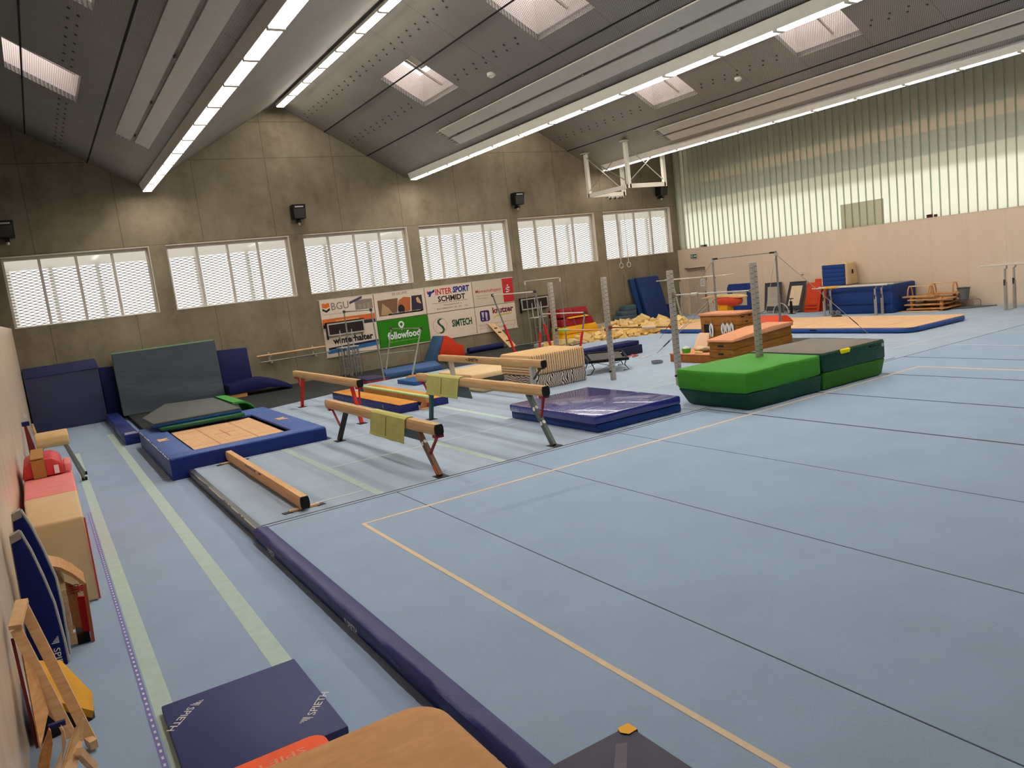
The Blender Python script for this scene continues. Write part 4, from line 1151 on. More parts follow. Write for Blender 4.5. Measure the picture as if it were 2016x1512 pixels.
# ================================================================ striped mattresses
def m_stripe(name, zebra):
    k = NT(name); v, x, y, z = k.pos()
    g = k.n('ShaderNodeNewGeometry'); sp = k.n('ShaderNodeSeparateXYZ'); k.t.links.new(g.outputs['Normal'], sp.inputs[0])
    side = k.math('GREATER_THAN', k.math('ABSOLUTE', sp.outputs[0]), .6)
    if zebra:
        w1 = k.noise(v, 3.0, 2, .5)
        a = k.math('SINE', k.math('ADD', k.math('MULTIPLY', x, 130), k.math('MULTIPLY', w1, 40)))
        b = k.math('SINE', k.math('ADD', k.math('MULTIPLY', z, 130), k.math('MULTIPLY', w1, 30)))
        s = k.n('ShaderNodeMix'); k.put(s.inputs[0], side); k.put(s.inputs[2], a); k.put(s.inputs[3], b)
        f = k.math('GREATER_THAN', s.outputs[0], .05)
        col = k.mix(f, lin((206, 190, 176)), lin((50, 48, 58)))
        k.bsdf(col, .85, 0, .2)
        return k.m
    s = k.n('ShaderNodeMix'); k.put(s.inputs[0], side); k.put(s.inputs[2], k.math('ADD', x, .0)); k.put(s.inputs[3], k.math('ADD', z, .02))
    p = k.math('FRACT', k.math('DIVIDE', s.outputs[0], .135))
    cr = k.ramp(p, [(0.0, lin((206, 172, 128))), (.30, lin((214, 182, 140))), (.34, lin((168, 120, 80))), (.6, lin((164, 116, 76))), (.64, lin((216, 194, 160))), (.84, lin((214, 192, 158))), (.86, lin((34, 32, 42))), (.95, lin((34, 32, 42))), (.96, lin((208, 174, 130)))])
    topm = k.math('GREATER_THAN', k.math('ABSOLUTE', sp.outputs[2]), .7)
    k.bsdf(k.mix(topm, cr, lin((206, 170, 122))), .85, 0, .2, k.bump(k.noise(v, 5, 3, .5), .02, .4))
    return k.m
single('mattress', 'zebra patterned mattress under the brown striped one', 'mattress', MB().box(9.9, 11.52, 15.42, 16.8, .003, .36), m_stripe('zebra ticking', True), 'patterned mattresses', bevel=.04)
m = single('mattress', 'thick brown and cream striped mattress on top of the zebra one', 'mattress', MB().box(9.84, 11.5, 15.38, 16.8, .365, .87), m_stripe('brown striped ticking', False), 'patterned mattresses', bevel=.07, seg=3)

# cream mats behind the lettered beam
M_creamv = mat('cream vinyl', (220, 192, 148), .55, .05, 3, .006, 5)
single('gym_mat', 'cream mat lowest on the floor behind the teal legged beam, round edged', 'mat', MB().box(9.2, 9.82, 16.7, 20.1, .002, .15), M_creamv, 'cream and grey mats in a pile', bevel=.06, seg=3)
single('gym_mat', 'dark grey mat between two cream mats', 'mat', MB().box(9.86, 11.1, 18.0, 20.2, .002, .16), M_dgrey, 'cream and grey mats in a pile', bevel=.02)
single('gym_mat', 'thick cream mat on the dark grey mat beneath the lettered beam', 'mat', MB().box(9.62, 11.15, 18.0, 20.0, .165, .32), M_creamv, 'cream and grey mats in a pile', bevel=.04, seg=3)

# mini trampoline beside the mattresses
t = thing('mini_trampoline', 'black framed tilted mini trampoline on curved legs behind a marked post', 'mini trampoline', (12.6, 16.3, 0))
c4 = [(12.088, 16.010, 0.460), (12.515, 14.948, 0.330)]
fr_ = [(12.02, 15.95, .34), (13.0, 15.55, .30), (13.6, 16.5, .40), (12.6, 16.95, .44)]
ob('frame_tube', MB().tube(fr_, .035, 8, True), M_black, t)
ob('black_bed', MB().slab([tuple(a * .82 + b * .18 for a, b in zip(p, (12.8, 16.24, .375))) for p in fr_], (0, 0, .01)), M_dgrey, t)
ob('spring_pad', MB().bar((12.02, 15.95, .37), (13.0, 15.55, .33), .1, .03), M_blackrub, t)
for p, q_ in ((fr_[0], fr_[1]), (fr_[3], fr_[2])):
    a, b = Vector(p), Vector(q_); d = (b - a)
    ob('curved_leg', MB().tube([a + d * .05, (a + d * .12) * 1.0 + Vector((0, 0, -.18)), Vector((a.x + d.x * .02, a.y + d.y * .02, .02)), Vector((a.x - d.x * .12, a.y - d.y * .12, .02))], .016, 7), M_dgrey, t)
    ob('curved_leg', MB().tube([b - d * .05, b - d * .1 + Vector((0, 0, -.14)), Vector((b.x, b.y, .02)), Vector((b.x - d.x * .14, b.y - d.y * .14, .02))], .016, 7), M_dgrey, t)
    ob('cross_brace', MB().tube([a + d * .08, Vector((b.x - d.x * .08, b.y - d.y * .08, .06))], .01, 6), M_steel, t)
    ob('cross_brace', MB().tube([b - d * .08, Vector((a.x + d.x * .08, a.y + d.y * .08, .06))], .01, 6), M_steel, t)

# navy folded mats behind it
single('gym_mat', 'lower of two long navy mats with white handles behind the marked post', 'mat', MB().box(13.2, 15.62, 17.95, 19.0, .002, .27), mat('navy mat cloth two', (28, 30, 56), .7, .1), 'navy mats behind the posts', bevel=.02)
nm = [o for o in C.objects if o.get('label', '').startswith('lower of two long navy')][0]
for xx in (14.0, 14.75):
    ob('white_handle', MB().tube([(xx - .07, 17.94, .12), (xx - .05, 17.91, .15), (xx + .05, 17.91, .15), (xx + .07, 17.94, .12)], .014, 6), M_print, nm)
single('gym_mat', 'upper of two long navy mats behind the marked post, slightly shifted', 'mat', MB().box(13.2, 15.55, 18.0, 18.5, .28, .40), M_deepnavy, 'navy mats behind the posts', bevel=.02)

# ================================================================ wooden vaulting boxes
M_box = wood('honey vaulting box wood', (108, 66, 20), (148, 98, 38), 2.2, (1.2, 1.2, 9), .55, 0)
M_boxl = wood('light vaulting box wood', (134, 82, 34), (168, 110, 54), 2.2, (1.2, 1.2, 9), .55, 0)
M_leath = mat('worn leather box top', (206, 142, 104), .65, .08, 4, .003, 20)
def slot(parent, c, size):
    ob('grip_slot', MB().obox(c, size), M_black, parent)
bx = thing('vaulting_box', 'sloping topped wooden vaulting box standing behind a marked post', 'vaulting box', (15.3, 13.4, 0), 'wooden vaulting boxes')
def tier(x0, x1, y0, y1, za0, za1, zb0, zb1, m_):
    """heights at x0 (za) and x1 (zb)"""
    return MB().hexa([(x0, y0, za0), (x1, y0, zb0), (x1, y1, zb0), (x0, y1, za0), (x0, y0, za1), (x1, y0, zb1), (x1, y1, zb1), (x0, y1, za1)])
t1 = ob('lower_tier', tier(14.2, 16.42, 13.04, 13.84, .003, .17, .003, .2, M_box), M_box, bx, bevel=.006)
t2 = ob('middle_tier', tier(14.21, 16.41, 13.05, 13.83, .178, .38, .208, .46, M_box), M_box, bx, bevel=.006)
t3 = ob('upper_tier', tier(14.22, 16.40, 13.06, 13.82, .388, .57, .468, .70, M_boxl), M_box, bx, bevel=.006)
q = MB().prism([(14.18, .575), (14.18, .635), (15.6, .785), (16.44, .79), (16.44, .70)], 'y', 13.02, 13.86)
ob('leather_top', q, M_leath, bx, bevel=.012)
for tt, z in ((t1, .10), (t2, .28), (t3, .48)):
    slot(tt, (14.205, 13.45, z), (.02, .16, .04))
q = thing('vaulting_box', 'tall wooden vaulting box with leather grips hanging on its side', 'vaulting box', (17.4, 16.15, 0), 'wooden vaulting boxes')
ob('lower_tier', MB().box(17.11, 17.8, 15.42, 16.93, .003, .32), M_boxl, q, bevel=.008)
ob('middle_tier', MB().box(17.12, 17.79, 15.43, 16.92, .328, .62), M_box, q, bevel=.008)
u3 = ob('upper_tier', MB().box(17.12, 17.79, 15.43, 16.92, .628, .91), M_boxl, q, bevel=.008)
ob('leather_top', MB().box(17.07, 17.83, 15.39, 16.97, .915, .99), M_leath, q, bevel=.02)
for xx, z in ((17.3, .85), (17.6, .86), (17.45, .7)):
    slot(u3, (xx, 15.432, z), (.12, .015, .035))
ob('dark_hanging_panel', MB().box(17.10, 17.112, 16.5, 16.78, .34, .66), M_blackrub, q)
for i, yy in enumerate((16.72, 16.45, 15.98, 15.82, 15.66)):
    ob('hook', MB().tube([(17.12, yy, .76), (17.07, yy, .76), (17.055, yy, .72), (17.07, yy, .69), (17.085, yy, .71)], .008, 6), M_steel, q)
for i, (yy, zl) in enumerate(((16.45, .30), (15.98, .38), (15.82, .42), (15.66, .44))):
    g_ = thing('hand_grips', ['pair of white leather hand grips on the far left hook of the tall box', 'pair of white hand grips on the second hook of the tall box', 'pair of white hand grips on the third hook of the tall box', 'pair of white hand grips on the last hook of the tall box'][i], 'hand grips', (17.06, yy, zl), 'hand grips on the box hooks')
    for s_ in (-1, 1):
        pts = [(17.065, yy, .70), (17.06, yy + .04 * s_, .62), (17.055, yy + .055 * s_, .5), (17.06, yy + .03 * s_, zl)]
        ob('strap', MB().tube(pts, .03, 6, radii=[.012, .03, .026, .02]), M_print, g_, smooth=True)
q = thing('platform_box', 'low wooden platform box holding chalk and cloths in front of the tall box', 'platform', (14.85, 14.7, 0))
ob('wooden_frame', MB().box(14.36, 15.5, 13.95, 15.42, .003, .2), wood('platform wood', (130, 76, 34), (162, 100, 50), 2, (1, 8, 1)), q, bevel=.008)
ob('pale_top', MB().box(14.35, 15.51, 13.94, 15.43, .205, .235), M_leath, q, bevel=.006)
# things on the platform
bk = thing('chalk_bowl', 'small bright green bowl heaped with chalk on the wooden platform', 'bowl', (14.5, 14.95, .236))
ob('bowl', MB().lathe([(.10, 0), (.125, .12), (.115, .12), (.09, .015)], (14.52, 14.95, .237), 18), mat('bright green plastic', (70, 160, 26), .5), bk)
ob('chalk', MB().ball((14.52, 14.95, .33), .105, 8, (1, 1, .75)), M_print, bk, wob=.012, wobs=20)
single('sponge', 'pale yellow sponge block lying on the wooden platform', 'sponge', MB().obox((14.46, 14.45, .262), (.1, .2, .05), rz=.1), mat('pale yellow sponge', (222, 190, 112), .9, .08), bevel=.01)
single('cloth_heap', 'crumpled pale cloth heap behind the green bowl', 'cloth', MB().ball((14.82, 14.68, .31), .18, 10, (1, 1.25, .42)), mat('crumpled beige cloth', (206, 182, 150), .9, .12, 8), wob=.035, wobs=7, smooth=True)
single('cloth_heap', 'small brown grey cloth bundle beside the yellow sponge', 'cloth', MB().ball((14.7, 14.42, .295), .11, 8, (1, 1.1, .55)), mat('brown cloth', (134, 112, 88), .9, .15, 8), wob=.02, wobs=9, smooth=True)
r_ = thing('rolled_grips', 'striped yellow and black roll lying at the right end of the platform', 'roll', (14.8, 14.1, .24))
for i in range(7):
    ob('band', MB().cyl((14.8, 14.02 + .065 * i, .275), (14.8, 14.08 + .065 * i, .275), .035, 10), [M_yellow, M_blackrub, M_print][i % 3], r_)
single('cushion', 'pale pink cushion with a black mark leaning against the tall box', 'cushion', MB().slab([(15.2, 14.9, .24), (15.2, 15.4, .24), (15.42, 15.36, .62), (15.42, 14.98, .62)], (.06, 0, .02)), mat('pale pink fabric', (224, 190, 160), .8, .05), bevel=.015)
single('rope_coil', 'grey coil of rope on the floor left of the platform', 'rope', MB().tube([(14.0 + .13 * math.cos(a * .7) * (1 + .1 * math.sin(a)), 15.55 + .16 * math.sin(a * .7), .02 + .0016 * a) for a in range(40)], .014, 6), mat('grey rope', (110, 116, 122), .8, .1))

# dark mat under the high bar
single('floor_mat', 'thin dark grey mat under the tall high bar', 'mat', MB().prism([(16.55, 12.0), (18.6, 12.1), (18.78, 13.85), (18.7, 14.9), (19.0, 15.35), (18.2, 15.3), (17.0, 14.6), (16.5, 14.2)], 'z', .002, .03), mat('dark grey mat', (66, 66, 66), .8, .1, 3))

# tall high bar
hb = thing('high_bar', 'tall free standing high bar with guy cables behind the vaulting boxes', 'high bar', (18.88, 16.65, 0))
HB0, HB1, HZ = 15.40, 17.9, 2.56
ob('steel_bar', MB().cyl((18.88, HB0, HZ), (18.88, HB1, HZ), .016, 10), M_steel, hb)
for yy, s in ((HB0, 1), (HB1, -1)):
    ob('grip_sleeve', MB().cyl((18.88, yy + .04 * s, HZ), (18.88, yy + .22 * s, HZ), .026, 10), M_blackrub, hb)
    pst = ob('upright', MB().tube([(18.88, yy, .001), (18.88, yy, 1.3), (18.88, yy, 1.32), (18.88, yy, HZ + .04)], .03, 10, radii=[.04, .04, .03, .03]), M_steel, hb)
    ob('base_plate', MB().cyl((18.88, yy, .031), (18.88, yy, .045), .1, 14), M_dgrey, pst)
    ob('cable_lug', MB().box(18.83, 18.93, yy - .05, yy + .05, HZ - .1, HZ - .02), M_lgrey, pst)
for p, q_ in (((18.88, HB0, HZ - .06), (19.72, 13.12, .012)), ((18.88, HB0, HZ - .06), (17.2, 14.8, .035)), ((18.88, HB1, HZ - .06), (18.5, 20.3, .01)), ((18.88, HB1, 1.3), (15.6, 17.3, .01)), ((18.88, HB1, 1.45), (15.6, 17.3, .01))):
    c_ = ob('guy_cable', MB().tube([p, q_], .008, 5), M_steel, hb)
    a, b = Vector(p), Vector(q_)
    ob('turnbuckle', MB().cyl(b + (a - b) * .1, b + (a - b) * .2, .013, 8), M_dgrey, c_)

# ================================================================ floor clutter near the posts
single('tape_scraps', 'scraps of red and white tape on the floor beside the navy mats', 'tape', MB().tube([(14.75, 17.45, .02), (14.9, 17.35, .05), (15.0, 17.5, .03), (14.9, 17.6, .06), (14.7, 17.55, .02)], .02, 6), mat('red tape', (196, 90, 84), .7))
single('paper_scrap', 'flat pale paper strip on the floor beside the tape scraps', 'paper', MB().obox((14.95, 17.1, .006), (.5, .12, .008), rz=.3), M_offw)

M_orange2 = mat('deep orange vinyl', (200, 66, 34), .55, .08)

# ================================================================ back wall: boards, rail, speakers, frames
ZB0, ZB1, ZM = .70, 2.73, 1.735
XB = [8.72, 10.80, 12.90, 15.0, 16.93]
M_bw = mat('white advertising board', (214, 198, 182), .5, .03)
M_bk = mat('black print', (34, 30, 32), .6)
M_blue = mat('blue print', (34, 48, 120), .6)
M_lblue = mat('light blue print', (40, 104, 160), .6)
M_rprint = mat('red print', (186, 42, 46), .6)
M_gprint = mat('green print', (40, 120, 8), .6)
M_dgprint = mat('dark green print', (24, 82, 58), .6)
M_oprint = mat('orange print', (206, 104, 46), .6)
M_brprint = mat('brown print', (120, 88, 66), .6)
M_yprint = mat('yellow print', (206, 190, 50), .6)
M_gyprint = mat('grey print', (132, 122, 112), .6)
YP = YB - .03
def board(label, col, row, m_=None):
    x0, x1 = XB[col] + .015, XB[col + 1] - .015
    z0, z1 = (ZM + .012, ZB1) if row else (ZB0, ZM - .012)
    b = thing('advertising_board', label, 'advertising board', ((x0 + x1) / 2, YP, z0), 'advertising boards on the back wall')
    ob('panel', MB().box(x0, x1, YP, YB - .002, z0, z1), m_ or M_bw, b)
    return b, x0, z0, x1 - x0, z1 - z0
def P_(b, name, m_, x0, z0, polys=(), texts=(), lv=1):
    q = MB(); y = YP - .0025 * lv
    flat(q, (x0, y, z0), (1, 0, 0), (0, 0, 1), polys)
    for t in texts:
        s_, tx, tz, wd, ht = t[:5]
        lettering(q, s_, (x0 + tx, y, z0 + tz), (1, 0, 0), (0, 0, 1), wd, ht, t[5] if len(t) > 5 else .0, t[6] if len(t) > 6 else 0)
    ob(name, q, m_, b)
def R_(x, z, w_, h_):
    return [(x, z), (x + w_, z), (x + w_, z + h_), (x, z + h_)]
def ring(cx0, cz0, r0, r1, n=24, a0=0, a1=360):
    o = []
    for i in range(n):
        a, b = math.radians(a0 + (a1 - a0) * i / n), math.radians(a0 + (a1 - a0) * (i + 1) / n)
        o.append([(cx0 + r0 * math.cos(a), cz0 + r0 * math.sin(a)), (cx0 + r1 * math.cos(a), cz0 + r1 * math.sin(a)), (cx0 + r1 * math.cos(b), cz0 + r1 * math.sin(b)), (cx0 + r0 * math.cos(b), cz0 + r0 * math.sin(b))])
    return o
b, x, z, W, H = board('white board with an orange badge, large grey letters and an orange band, top left', 0, 1)
P_(b, 'photo_print', M_gyprint, x, z, [R_(1.32, .5, .68, .36)])
P_(b, 'photo_figures', mat('pale photo', (150, 140, 124), .7), x, z, [R_(1.45, .54, .12, .16), R_(1.62, .54, .1, .18), R_(1.78, .52, .1, .2)], lv=2)
P_(b, 'emblem', M_oprint, x, z, [[(.08, .73), (.16, .71), (.22, .69), (.28, .71), (.36, .73), (.36, .86), (.29, .88), (.22, .85), (.15, .88), (.08, .86)], R_(0.02, .11, W - .04, .2)])
P_(b, 'emblem_base', M_bk, x, z, [[(.08, .7), (.08, .62), (.22, .54), (.36, .62), (.36, .7), (.22, .62)], R_(.02, -.0, W - .04, .105)])
P_(b, 'lettering', M_gyprint, x, z, [R_(.1, .46, 1.1, .012)], [('BGU', .42, .60, .66, .27, .012)])
P_(b, 'slanted_banner', mat('slate print', (70, 66, 96), .6), x, z, [[(1.12, .74), (1.62, .90), (1.62, .99), (1.12, .83)]], lv=3)
P_(b, 'band_text', mat('pale orange print', (226, 150, 90), .6), x, z, [R_(.5, .17, .9, .07)], lv=3)
P_(b, 'navy_photo', mat('dark navy photo', (44, 52, 74), .6), x, z, [R_(1.3, .005, .7, .09)], lv=2)
b, x, z, W, H = board('white board with bold black lowercase lettering and blue stripes, bottom left', 0, 0)
P_(b, 'lettering', M_bk, x, z, [], [('winterhalter', .30, .42, 1.55, .25, .04)])
P_(b, 'navy_stripe', mat('navy stripe', (26, 34, 70), .6), x, z, [[(.1, .24), (W - .02, .30), (W - .02, .38), (.1, .32)]])
P_(b, 'blue_stripe', M_lblue, x, z, [[(.06, .10), (W - .02, .17), (W - .02, .30), (.08, .23)]])
b, x, z, W, H = board('white board with a wide photograph of an orange car and a biker', 1, 1)
P_(b, 'photo_woodland', M_brprint, x, z, [[(.12, .14), (.85, .14), (.95, .75), (.12, .73)]])
P_(b, 'photo_light', mat('warm light photo', (176, 142, 106), .7), x, z, [[(.2, .18), (.7, .16), (.55, .4), (.3, .62)]], lv=2)
P_(b, 'photo_car', mat('orange car photo', (176, 98, 54), .6), x, z, [[(.9, .2), (1.4, .2), (1.48, .72), (1.2, .76), (.98, .66), (.92, .5)]], lv=2)
P_(b, 'photo_wheel', M_bk, x, z, [[(1.04 + .14 * math.cos(i * PI / 9), .32 + .17 * math.sin(i * PI / 9)) for i in range(18)], R_(.5, .14, 1.4, .06)], lv=3)
P_(b, 'photo_biker', mat('dark biker photo', (48, 46, 60), .6), x, z, [[(1.45, .16), (1.95, .16), (1.95, .76), (1.52, .76)]], lv=3)
P_(b, 'photo_face', mat('skin photo', (196, 150, 110), .7), x, z, [[(1.72, .5), (1.9, .42), (1.84, .6), (1.78, .7), (1.7, .66)]], lv=4)
P_(b, 'lettering', M_gyprint, x, z, [], [('EB GRUPPE', .74, .86, .62, .1, .01)])
P_(b, 'caption', M_print, x, z, [], [('QUALITÄT IN BESTFORM', .62, .175, 1.2, .05)], lv=5)
b, x, z, W, H = board('green board with white pin symbol and white lowercase lettering', 1, 0, M_gprint)
P_(b, 'pin_symbol', M_print, x, z, ring(.95, .80, .06, .12, 20, -40, 220) + [[(.855, .74), (.95, .57), (1.045, .74), (.99, .765), (.95, .70), (.91, .765)]])
P_(b, 'lettering', M_print, x, z, [], [('followfood', .34, .27, 1.34, .28, .03)])
P_(b, 'tagline', mat('pale green print', (128, 178, 110), .7), x, z, [], [('folge dem wahren Geschmack', .34, .14, 1.34, .08)])
b, x, z, W, H = board('white board with red and blue sport shop lettering', 2, 1)
P_(b, 'red_lettering', M_rprint, x, z, ring(.13, .80, 0, .05, 12), [('INTER', .45, .66, .72, .24, .025)])
P_(b, 'blue_lettering', M_blue, x, z, [[(.14, .62), (.23, .64), (.26, .74), (.42, .80), (.42, .9), (.34, .86), (.28, .82), (.22, .86), (.10, .74), (.16, .72)]], [('SPORT', 1.20, .67, .74, .25, .05, .12)])
P_(b, 'black_lettering', M_bk, x, z, [R_(.26, .345, 1.55, .012)], [('SCHMIDT', .52, .39, 1.22, .22, .035), ('MÜNSTERSTRASSE 14', .74, .22, .8, .06), ('88662 ÜBERLINGEN  TEL. 07551 - 5593', .42, .10, 1.38, .06)])
b, x, z, W, H = board('white board with a green letter in a circle and dark narrow capitals', 2, 0)
P_(b, 'circle', mat('pale grey green print', (134, 140, 118), .6), x, z, ring(.47, .52, .295, .31, 40))
spts = [(.62, .76), (.5, .80), (.38, .74), (.36, .64), (.42, .55), (.52, .45), (.57, .35), (.53, .28), (.44, .26), (.36, .27), (.48, .21), (.60, .25), (.66, .36), (.62, .47), (.52, .56), (.45, .64), (.46, .71), (.53, .75)]
q = MB(); o_ = Vector((x, YP - .0025, z))
q.add([o_ + Vector((a, 0, c)) for a, c in spts], [(i, i + 1, len(spts) - 2 - i, len(spts) - 1 - i) if i < len(spts) - 2 - i else (0, 1, 2) for i in range(len(spts) // 2 - 1)])
ob('letter_mark', q, M_dgprint, b)
P_(b, 'lettering', M_dgprint, x, z, [], [('SIMTECH', 1.0, .39, .9, .29, .04)])
b, x, z, W, H = board('pale board with thin red lettering and a red panel carrying a white S', 3, 1, mat('pale grey board', (196, 184, 164), .5, .03))
P_(b, 'red_panel', M_rprint, x, z, [R_(1.40, .03, .5, .96)])
P_(b, 'white_letter', M_print, x, z, [R_(1.54, .42, .2, .045), R_(1.54, .505, .2, .045), R_(1.54, .59, .2, .045), R_(1.54, .505, .045, .13), R_(1.695, .42, .045, .13)] + ring(1.65, .70, 0, .035, 12), lv=2)
P_(b, 'lettering', M_rprint, x, z, [], [('Mannschaftsgeist', .12, .49, 1.22, .17, .008), ('Gut für die Region.', .16, .28, .5, .05)])
P_(b, 'small_lettering', M_gyprint, x, z, [], [('Gemeinsam stark im Verein.', .16, .39, .56, .05)])
b, x, z, W, H = board('white board with purple square emblem and dark red lettering, bottom right', 3, 0)
P_(b, 'emblem', mat('purple print', (58, 34, 88), .6), x, z, [[(.20 + a * .44, .42 + c * .44) for a, c in ((.12, 0), (.88, 0), (1, .12), (1, .88), (.88, 1), (.12, 1), (0, .88), (0, .12))]])
P_(b, 'emblem_cups', mat('pale violet print', (186, 180, 200), .6), x, z, [[(.27, .80), (.39, .80), (.36, .58), (.3, .58)], [(.45, .80), (.55, .76), (.52, .52), (.44, .54)], R_(.28, .48, .06, .06), R_(.46, .46, .08, .06)], lv=2)
P_(b, 'lettering', mat('dark red violet print', (112, 26, 56), .6), x, z, [], [('krutzer', .80, .68, 1.0, .25, .035)])
P_(b, 'yellow_script', M_yprint, x, z, [[(.82, .5), (1.0, .56), (1.7, .62), (1.7, .64), (1.0, .6), (.8, .53)]], [('Leben und Genuss', .9, .57, .8, .07, 0, .2)], lv=2)
P_(b, 'red_small_print', M_rprint, x, z, [], [('Getränke - Festservice - Abholmarkt', .1, .28, 1.7, .045), ('Verleih von Kühlwagen', .62, .08, .6, .04)])
P_(b, 'small_print', M_gyprint, x, z, [], [('Zapfanlagen und Garnituren', .1, .22, .8, .04), ('88662 Überlingen', .1, .12, .7, .04), ('Telefon 07551 / 1234', 1.0, .12, .7, .04)])
# rails around the boards
struct('trim_50', MB().box(8.69, 16.96, YB - .035, YB - .002, ZB1 + .003, ZB1 + .03), M_offw)
struct('trim_51', MB().box(8.69, 16.96, YB - .035, YB - .002, ZB0 - .035, ZB0 - .003), M_offw)

# dark double panels and grey frames below
def scoreboard(label, x0, x1, z0, z1, lid):
    s = thing('scoreboard', label, 'scoreboard', ((x0 + x1) / 2, YB - .1, z0), 'dark scoreboards on the back wall')
    ob('casing', MB().box(x0, x1, YB - .16, YB - .05, z0, z1), M_lgrey, s)
    xm = (x0 + x1) / 2
    for a, c in ((x0 + .05, xm - .025), (xm + .025, x1 - .05)):
        ob('dark_panel', MB().box(a, c, YB - .166, YB - .158, z0 + .05, z1 - .05), mat('dark brown display', (44, 34, 34), .35, .05), s)
    if lid: ob('top_lid', MB().box(x0 - .03, x1 + .02, YB - .17, YB - .045, z1 + .01, z1 + .04).box(x0 - .04, x0 - .01, YB - .17, YB - .05, z0 - .12, z1 + .04), M_black, s)
    ob('wall_fixing', MB().box(xm - .2, xm + .2, YB - .05, YB - .034, z0 + .1, z1 - .1), M_dgrey, s)
scoreboard('dark double panelled scoreboard in front of the boards at the left', 8.86, 10.26, 1.44, 1.89, True)
scoreboard('dark double panelled scoreboard right of the advertising boards', 17.16, 18.5, 1.34, 1.80, True)
def trolley(label, xc):
    y = YB - .85
    t = thing('apparatus_frame', label, 'frame', (xc, y, -.03), 'grey tubular frames under the scoreboards')
    for dx in (-.3, -.1, .1, .3):
        for dy in (0, .35):
            ob('upright', MB().box(xc + dx - .02, xc + dx + .02, y + dy - .02, y + dy + .02, -.029, .99), M_steel, t)
    for z in (.25, .6):
        ob('cross_tube', MB().box(xc - .3, xc + .3, y - .015, y + .015, z, z + .03), M_steel, t)
    ob('top_plate', MB().box(xc - .34, xc + .34, y - .05, y + .4, .99, 1.02), M_lgrey, t)
    ob('diagonal', MB().bar((xc + .3, y - .04, .95), (xc - .25, y - .04, .05), .025), M_steel, t)
    for dx in (-.2, .05, .24):
        ob('tall_rod', MB().cyl((xc + dx, y + .2, 1.02), (xc + dx, y + .2, 1.62), .022, 8), M_lgrey, t)
trolley('grey tubular apparatus frame below the left scoreboard', 9.32)
trolley('grey tubular apparatus frame below the right scoreboard', 17.55)

# barre on the wall
r_ = thing('wall_barre', 'double wooden and steel barre on wall brackets left of the boards', 'barre', (7.4, YB - .2, .9), None)
ob('wooden_rail', MB().cyl((6.25, YB - .2, 1.12), (8.68, YB - .2, 1.12), .03, 10), M_plywood, r_)
ob('steel_rail', MB().cyl((6.32, YB - .26, .90), (8.8, YB - .26, .90), .025, 10), M_steel, r_)
for x in (6.7, 8.25):
    ob('bracket', MB().box(x - .03, x + .03, YB - .3, YB - .001, .84, .88).box(x - .03, x + .03, YB - .03, YB - .001, .82, 1.2).box(x - .02, x + .02, YB - .24, YB - .01, 1.06, 1.09), M_lgrey, r_)

# loudspeakers between the windows
for x, lb in ((-.2, 'black wall loudspeaker at the far left edge, between the first windows'), (8.42, 'black wall loudspeaker above the gap between the second and third windows'), (17.5, 'black wall loudspeaker above the gap between the fourth and fifth windows'), (25.4, 'black wall loudspeaker in the right corner behind the white frame')):
    s = thing('loudspeaker', lb, 'loudspeaker', (x, YB - .3, 5.4), 'wall loudspeakers')
    ob('cabinet', MB().hexa([(x - .21, YB - .38, 5.62), (x + .21, YB - .38, 5.62), (x + .21, YB - .06, 5.62), (x - .21, YB - .06, 5.62), (x - .23, YB - .46, 6.1), (x + .23, YB - .46, 6.1), (x + .23, YB - .1, 6.1), (x - .23, YB - .1, 6.1)]), M_black, s, bevel=.01)
    ob('grille', MB().hexa([(x - .18, YB - .386, 5.64), (x + .18, YB - .386, 5.64), (x + .18, YB - .381, 5.64), (x - .18, YB - .381, 5.64), (x - .2, YB - .44, 5.96), (x + .2, YB - .44, 5.96), (x + .2, YB - .43, 5.96), (x - .2, YB - .43, 5.96)]), M_dgrey, s)
    ob('light_strip', MB().obox((x, YB - .448, 6.02), (.3, .006, .05), rx=.15), M_lgrey, s)
    ob('bracket', MB().box(x - .05, x + .05, YB - .3, YB - .001, 5.5, 5.56).box(x - .06, x + .06, YB - .2, YB - .1, 5.5, 5.62), M_black, s)
    ob('bracket_knob', MB().cyl((x, YB - .2, 5.42), (x, YB - .2, 5.5), .04, 10), M_offw, s)

# ceiling hung frame of the rings
f = thing('ring_frame', 'white box frame hanging from the roof with crossed steel braces', 'frame', (21.7, 25.1, 5.75))
FX0, FX1, FY0, FY1, FZ = 20.82, 22.72, 23.8, 26.35, 5.75
def rz_(x): return ZR - SL * abs(x - 17.35) if x < 21.9 else ZV + SL * (x - 21.9)
for x, y in ((FX0, FY0), (FX0, FY1), (FX1, FY0), (FX1, FY1)):
    u_ = ob('hanger_post', MB().box(x - .07, x + .07, y - .07, y + .07, FZ - .08, rz_(x) - .02), M_white, f)
    ob('ceiling_plate', MB().box(x - .16, x + .16, y - .16, y + .16, rz_(x) - .06, rz_(x) - .02), M_lgrey, u_)
for p, q_ in (((FX0, FY0), (FX0, FY1)), ((FX0, FY0), (FX1, FY0)), ((FX0, FY1), (FX1, FY1))):
    ob('lower_beam', MB().bar((p[0], p[1], FZ), (q_[0], q_[1], FZ), .14, .16), M_white, f)
def brace(a, b_):
    br = ob('brace', MB().tube([a, b_], .022, 6), M_alu, f)
brace((FX0, FY0, rz_(FX0) - .2), (FX0, FY1, FZ + .15)); brace((FX0, FY1, rz_(FX0) - .2), (FX0, FY0, FZ + .15))
brace((FX0, FY0, rz_(FX0) - .2), (FX1, FY0, FZ + .15)); brace((FX1, FY0, rz_(FX1) - .1), (FX0, FY0, FZ + .15))
brace((FX0, FY1, rz_(FX0) - .2), (FX1, FY1, FZ + .15)); 
